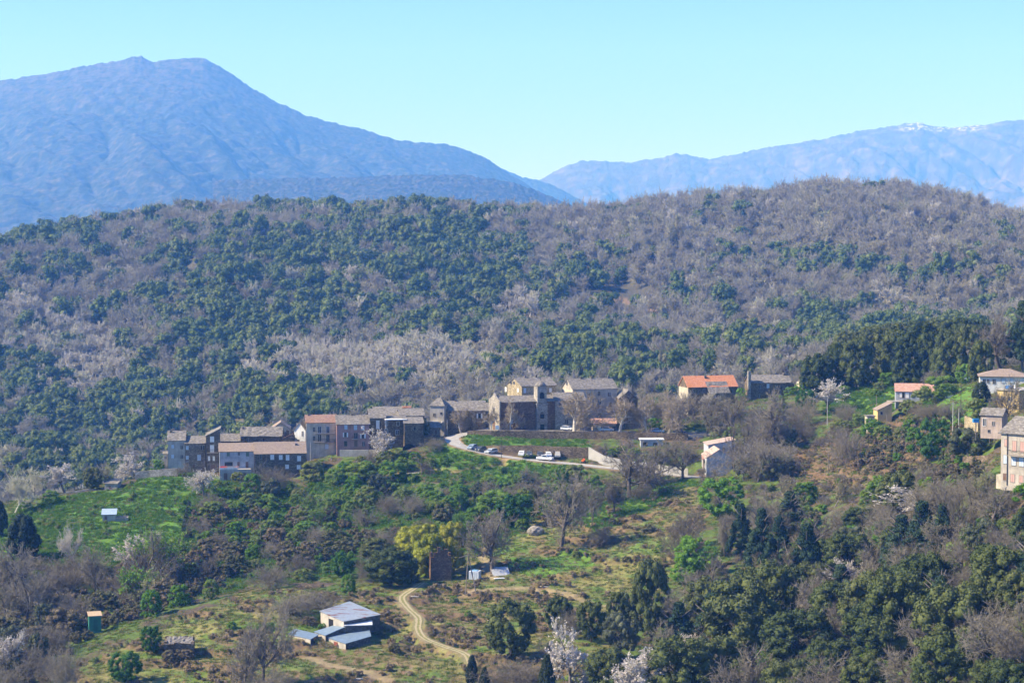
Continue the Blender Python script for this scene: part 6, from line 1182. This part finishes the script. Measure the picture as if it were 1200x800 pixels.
zone('in the upper rows of the lower wood', [(920,712),(930,670),(1000,650),(1215,640),(1215,702)], {'holm_oak': (9,36,66,.9,1.25), 'bare_tree': (11,44,66,.95,1.15), 'olive_tree': (4,30,46,.9,1.1), 'thicket': (6,40,60,.6,.8), 'spring_tree': (3,24,34,.8,1)})
zone('on the slope above the pines', [(880,610),(950,560),(1040,565),(1170,575),(1180,635),(1000,645),(900,640)], {'shrub': (14,20,36,.7,.95), 'thicket': (8,34,56,.6,.8), 'bare_tree': (5,40,56,.9,1.1), 'budding_tree': (3,30,44,1,1.2), 'spring_tree': (3,18,28,.7,.9)})
zone('in the shaded gully left of the green hut', [(-10,672),(70,672),(160,690),(215,690),(215,712),(120,716),(90,755),(40,800),(-10,830)], {'thicket': (12,36,58,.6,.9), 'bare_tree': (8,40,60,1,1.3), 'bramble': (14,26,46,.6,.8), 'shrub': (6,24,34,.8,1), 'olive_tree': (4,26,40,1,1.4), 'budding_tree': (4,40,54,.9,1.1)})
zone('on the upper scrub slope below the houses', [(262,580),(330,582),(400,572),(480,572),(540,566),(620,562),(640,585),(560,592),(240,602)], {'shrub': (15,16,34,.5,.8), 'thicket': (5,22,36,.55,.75), 'olive_tree': (4,22,30,.9,1.1), 'spring_tree': (3,18,28,.7,.9)})
zone('on the middle scrub slope below the houses', [(232,605),(560,596),(570,625),(480,632),(228,635)], {'shrub': (20,16,32,.55,.85), 'bramble': (10,16,30,.55,.75), 'thicket': (5,22,36,.6,.8), 'leafing_tree': (4,28,40,.8,1)})
zone('at the foot of the scrub slope', [(226,640),(440,638),(470,640),(400,662),(330,668),(250,682),(215,675)], {'bramble': (16,22,38,.55,.8), 'shrub': (9,18,30,.6,.9), 'thicket': (6,24,36,.6,.8)})
zone('between the road and the grassy spur', [(600,568),(700,556),(790,566),(720,600),(640,605),(560,600)], {'shrub': (14,18,34,.55,.8), 'bare_tree': (4,24,34,.8,.95), 'thicket': (5,22,32,.5,.65), 'holm_oak': (3,20,26,.8,.9)})
zone('around the slope right of the terrace', [(806,515),(870,500),(950,495),(960,540),(940,560),(870,570),(865,520),(820,512)], {'thicket': (7,28,44,.6,.8), 'bare_tree': (6,32,48,.9,1.2), 'shrub': (10,18,30,.6,.8), 'olive_tree': (3,20,30,.9,1.1)})
zone('under the terrace wall above the lower road', [(700,530),(745,530),(800,535),(815,548),(760,545),(712,538)], {'bare_tree': (5,18,26,.9,1.05), 'shrub': (7,14,22,.5,.7)})
zone('among the houses on the bracken slope', [(985,500),(1010,478),(1050,476),(1100,480),(1120,500),(1080,512),(1030,520),(1000,560),(975,540)], {'shrub': (8,14,24,.6,.8), 'thicket': (5,22,34,.6,.8), 'bare_tree': (2,22,30,1,1.2)})
zone('on the green terraces above the pink blossom', [(975,480),(985,462),(1040,458),(1045,480),(1010,492)], {'shrub': (4,12,18,.5,.7)})
zone('scattered over the grassy spur', [(440,720),(540,700),(640,650),(720,610),(790,600),(780,650),(700,690),(560,720),(470,770),(240,740),(260,715)], {'shrub': (12,8,16,.55,.75), 'bramble': (12,8,18,.5,.7)}, .9)
zone('along the front of the stone houses', [(262,560),(300,563),(358,562),(440,536),(500,536),(535,530),(540,545),(480,552),(380,556),(300,572)], {'shrub': (12,12,22,.6,.85), 'thicket': (3,14,22,.7,.9)}, .6)
# white and pale single trees showing on the far hill
for i, (a, b_, w, h, k, lb) in enumerate([(411,338,14,18,'blossom_tree','bright white blossoming tree halfway up the hill above the balcony house'),(31,372,30,26,'pale_tree','pale rounded leafless tree high on the hill at the far left'),(107,397,12,16,'blossom_tree','small white blossoming tree on the left hillside'),(223,338,12,10,'blossom_tree','small pale blossom above the yellowish band of trees'),(315,370,12,11,'blossom_tree','pale blossoming tree below the yellowish band of trees'),(1065,374,14,16,'blossom_tree','white blossoming tree on the hill above the dark grove'),(245,286,22,14,'blossom_tree','wide pale blossoming tree near the crest of the hill'),(10,420,16,26,'blossom_tree','white blossoming tree at the far left edge of the hillside'),(340,330,70,22,'budding_tree','wide beige treetop in the yellowish band on the hill'),(517,388,34,26,'budding_tree','rounded pale yellow tree in the middle of the hill'),(183,462,22,22,'budding_tree','rounded beige tree above the left end houses, left one'),(208,466,26,32,'budding_tree','rounded beige tree above the left end houses, right one'),(268,480,24,22,'budding_tree','yellow green tree on the hill above the gabled stone house'),(1000,358,16,14,'pale_tree','pale leafless treetop on the hill above the pink blossom'),(620,372,18,28,'pale_tree','tall pale tree on the hill above the church'),(330,486,18,26,'pale_tree','pale green poplar behind the ruined slate roof')]):
    p = hit_base(a, b_, zfull, 780, 2050); plant(k, a, b_, w, h, lb, at_=p)

# ------------------------------------------------------------------ ground cover
rg = np.random.default_rng(33)
SC1 = [joined('bush', [(v[0], v[1], 0)], [SCRUB]) for v in [fit((np.zeros((1, 3)),), leafy(s, dome_p, 14, .14, .24, 70, .05, .06, .85, jit=.8))[1] for s in range(500, 505)]]
BR1 = [joined('bush', [(v[0], v[1], 0)], [BRAMBLE]) for v in [fit((np.zeros((1, 3)),), leafy(s, dome_p, 14, .14, .24, 70, .05, .06, .85, jit=.8))[1] for s in range(510, 514)]]
BK1 = [joined('bush', [(v[0], v[1], 0)], [BRACK]) for v in [fit((np.zeros((1, 3)),), leafy(s, dome_p, 9, .16, .28, 60, .07, .05, .8, jit=1.0, core=False))[1] for s in range(520, 524)]]
TH1 = [joined('brush', [tp(t, 0), (c[0], c[1], c[2])], [TWIG]) for t, c in [bare(530 + s, 3, 1, kids=(4, 4, 4), spread=.6, upw=.3, tw=.006, r0=.02, bushy=True) for s in range(3)]]
def tuft(seed, mat, n=60, rx=.5, hgt=.3, wid=.035):
    r = np.random.default_rng(seed); a = np.c_[r.normal(size=(n, 2)) * rx * .5, np.zeros(n)]; d = np.c_[r.normal(size=(n, 2)) * .5, np.ones(n)]; b = a + unit(d) * (hgt * r.uniform(.4, 1.2, n))[:, None]
    t = unit(np.cross(unit(d), r.normal(size=(n, 3)))) * wid
    V = np.stack([a - t, a + t, b + t * .3, b - t * .3], 1).reshape(-1, 3); return joined('tuft', [(V, np.arange(4 * n).reshape(n, 4), 0)], [mat])
TG = [tuft(540 + s, GRASS) for s in range(3)]; TB = [tuft(545 + s, GRASSB, 70, .55, .42, .05) for s in range(3)]; TD = [tuft(550 + s, DRYG) for s in range(2)]
def scatter(n, cond, box=(300, 690)):
    y = np.sqrt(rg.uniform(box[0] ** 2, box[1] ** 2, n)); x = rg.uniform(-.275, .275, n) * y; z, g = zfull(x, y, True)
    ok = cond(x, y, g) & (g['d1'] > 3.2) & (g['d2'] > 2.2) & (g['d3'] > 6.3) & (g['d4'] > 1.7)
    for t, w in ((TRACK2, 1.3), (TRACK3, .9), (YARD, 1.4)): ok &= polydist(x, y, t)[0] > w
    for (hx, hy, ca, sa, W, D) in HOUSES:
        dx, dy = x - hx, y - hy; u = dx * ca + dy * sa; v = -dx * sa + dy * ca; ok &= ~((u > -.8) & (u < W + .8) & (v > -.8) & (v < D + .8))
    for (a, b_, r) in PLANTS:
        if r in (4.2, 2.4, 2): ok &= np.hypot(x - a, y - b_) > r
    return x[ok], y[ok], z[ok], {k: v[ok] for k, v in g.items()}
def put(name, label, cat, protos, n, cond, s0, s1, hz=(.7, 1.0), sink=.1):
    x, y, z, g = scatter(n, cond); k = len(x); w = rg.uniform(s0, s1, k); mass(name, label, cat, protos, np.c_[x, y, z - sink], rg.random(k) * 6.28, np.c_[w, w, w * rg.uniform(hz[0], hz[1], k)])
SLOPE = [(212,600),(232,572),(262,562),(360,562),(400,540),(520,536),(548,512),(600,545),(690,552),(640,600),(580,640),(560,650),(470,660),(400,672),(330,680),(240,700),(205,680)]
BROWN = [(206,640),(228,600),(300,605),(330,610),(430,612),(460,625),(330,640),(300,690),(240,702),(200,690)]
GULLY = [(-20,668),(60,665),(120,664),(210,652),(235,700),(150,730),(110,745),(60,790),(-20,840)]
WOODP = [(700,840),(735,770),(770,735),(800,700),(830,655),(850,610),(900,565),(1000,560),(1080,560),(1230,575),(1230,860)]
MIDP = [(806,512),(870,495),(960,490),(975,520),(930,560),(850,615),(815,600),(820,560)]
nse = lambda x, y, s, k: fbm(x / s, y / s, k, 3)
put('scrub', 'low green scrub covering the slope below the village', 'scrub', SC1, 6800, lambda x, y, g: inpoly(g['wx'], g['wy'], SLOPE) & ~(inpoly(g['wx'], g['wy'], BROWN) & (nse(x, y, 6, 71) > .57)) & (nse(x, y, 5, 73) > .40), .9, 2.7)
put('brambles', 'brown bramble mounds on the slope right of the hedge and in the gully', 'brambles', BR1, 15000, lambda x, y, g: (inpoly(g['wx'], g['wy'], BROWN) & (nse(x, y, 6, 71) > .53)) | (inpoly(g['wx'], g['wy'], GULLY) & (nse(x, y, 5, 75) > .4)) | (inpoly(g['px'], g['py'], [(1000,520),(1090,512),(1170,560),(1160,580),(1010,570)]) & (nse(x, y, 5, 79) > .5)), 1.2, 3.4)
put('undergrowth', 'twiggy leafless undergrowth beneath the trees of the lower wood', 'undergrowth', TH1, 8000, lambda x, y, g: (inpoly(g['wx'], g['wy'], WOODP) & (nse(x, y, 6, 77) > .50)) | (inpoly(g['wx'], g['wy'], MIDP) & (nse(x, y, 6, 78) > .5)), 1.6, 4.0)
put('wood_scrub', 'low green and olive bushes beneath the trees of the lower wood', 'scrub', SC1 + BR1, 8000, lambda x, y, g: (inpoly(g['wx'], g['wy'], WOODP) & (nse(x, y, 7, 81) > .5)) | (inpoly(g['wx'], g['wy'], [(1010,500),(1120,480),(1170,520),(1160,570),(1010,570)]) & (nse(x, y, 6, 83) > .55)), 1.0, 2.8)
put('bracken', 'dead brown bracken on the terrace banks', 'bracken', BK1, 26000, lambda x, y, g: ((g['m1'] & ((g['r1'] > .35) | (nse(x, y, 7, 85) > .68))) | (g['m2'] & (nse(x, y, 6, 86) > .42))), .7, 1.9, (.5, .8))
put('grass', 'short mixed green grass over the terraced knoll and open slopes', 'grass', TG + TD, 90000, lambda x, y, g: (g['m1'] | g['m4'] | g['m2'] | (nse(x, y, 8, 87) > .4)) & (g['py'] < 830), .7, 1.7)
put('meadow_grass', 'lush bright green growth of the meadow and roadside banks', 'grass', TB, 70000, lambda x, y, g: (g['m3'] & (nse(x, y, 4, 89) > .3)) | inpoly(g['wx'], g['wy'], [(500,515),(560,530),(600,541),(690,549),(690,566),(560,560),(500,545)]) | inpoly(g['wx'], g['wy'], [(548,508),(690,514),(690,528),(548,520)]) | inpoly(g['wx'], g['wy'], [(640,595),(720,575),(790,555),(820,565),(770,590),(700,625)]) | g['m4'] | inpoly(g['wx'], g['wy'], SLOPE), .8, 2.0)
put('meadow_herbs', 'darker leafy herbs standing in clumps over the meadow', 'herbs', SC1, 16000, lambda x, y, g: g['m3'] & (nse(x, y, 3.5, 93) > .47), .5, 1.5)
x, y, z, g = scatter(4000, lambda x, y, g: g['m1'] & (nse(x, y, 9, 95) > .5)); k = 500; bm_ = []
r_ = np.random.default_rng(5); RK = []
for s in range(3):
    b = bmesh.new(); bmesh.ops.create_icosphere(b, subdivisions=1, radius=.5)
    for v in b.verts: v.co *= r_.uniform(.6, 1.1); v.co.z *= .6
    m_ = bpy.data.meshes.new('stone'); b.to_mesh(m_); b.free(); m_.materials.append(M_STONEL); RK.append(bpy.data.objects.new('stone', m_))
w = r_.uniform(.2, .7, min(k, len(x))); mass('loose_stones', 'small pale stones scattered over the grassy knoll', 'stones', RK, np.c_[x, y, z][:len(w)], r_.random(len(w)) * 6, np.c_[w, w, w])
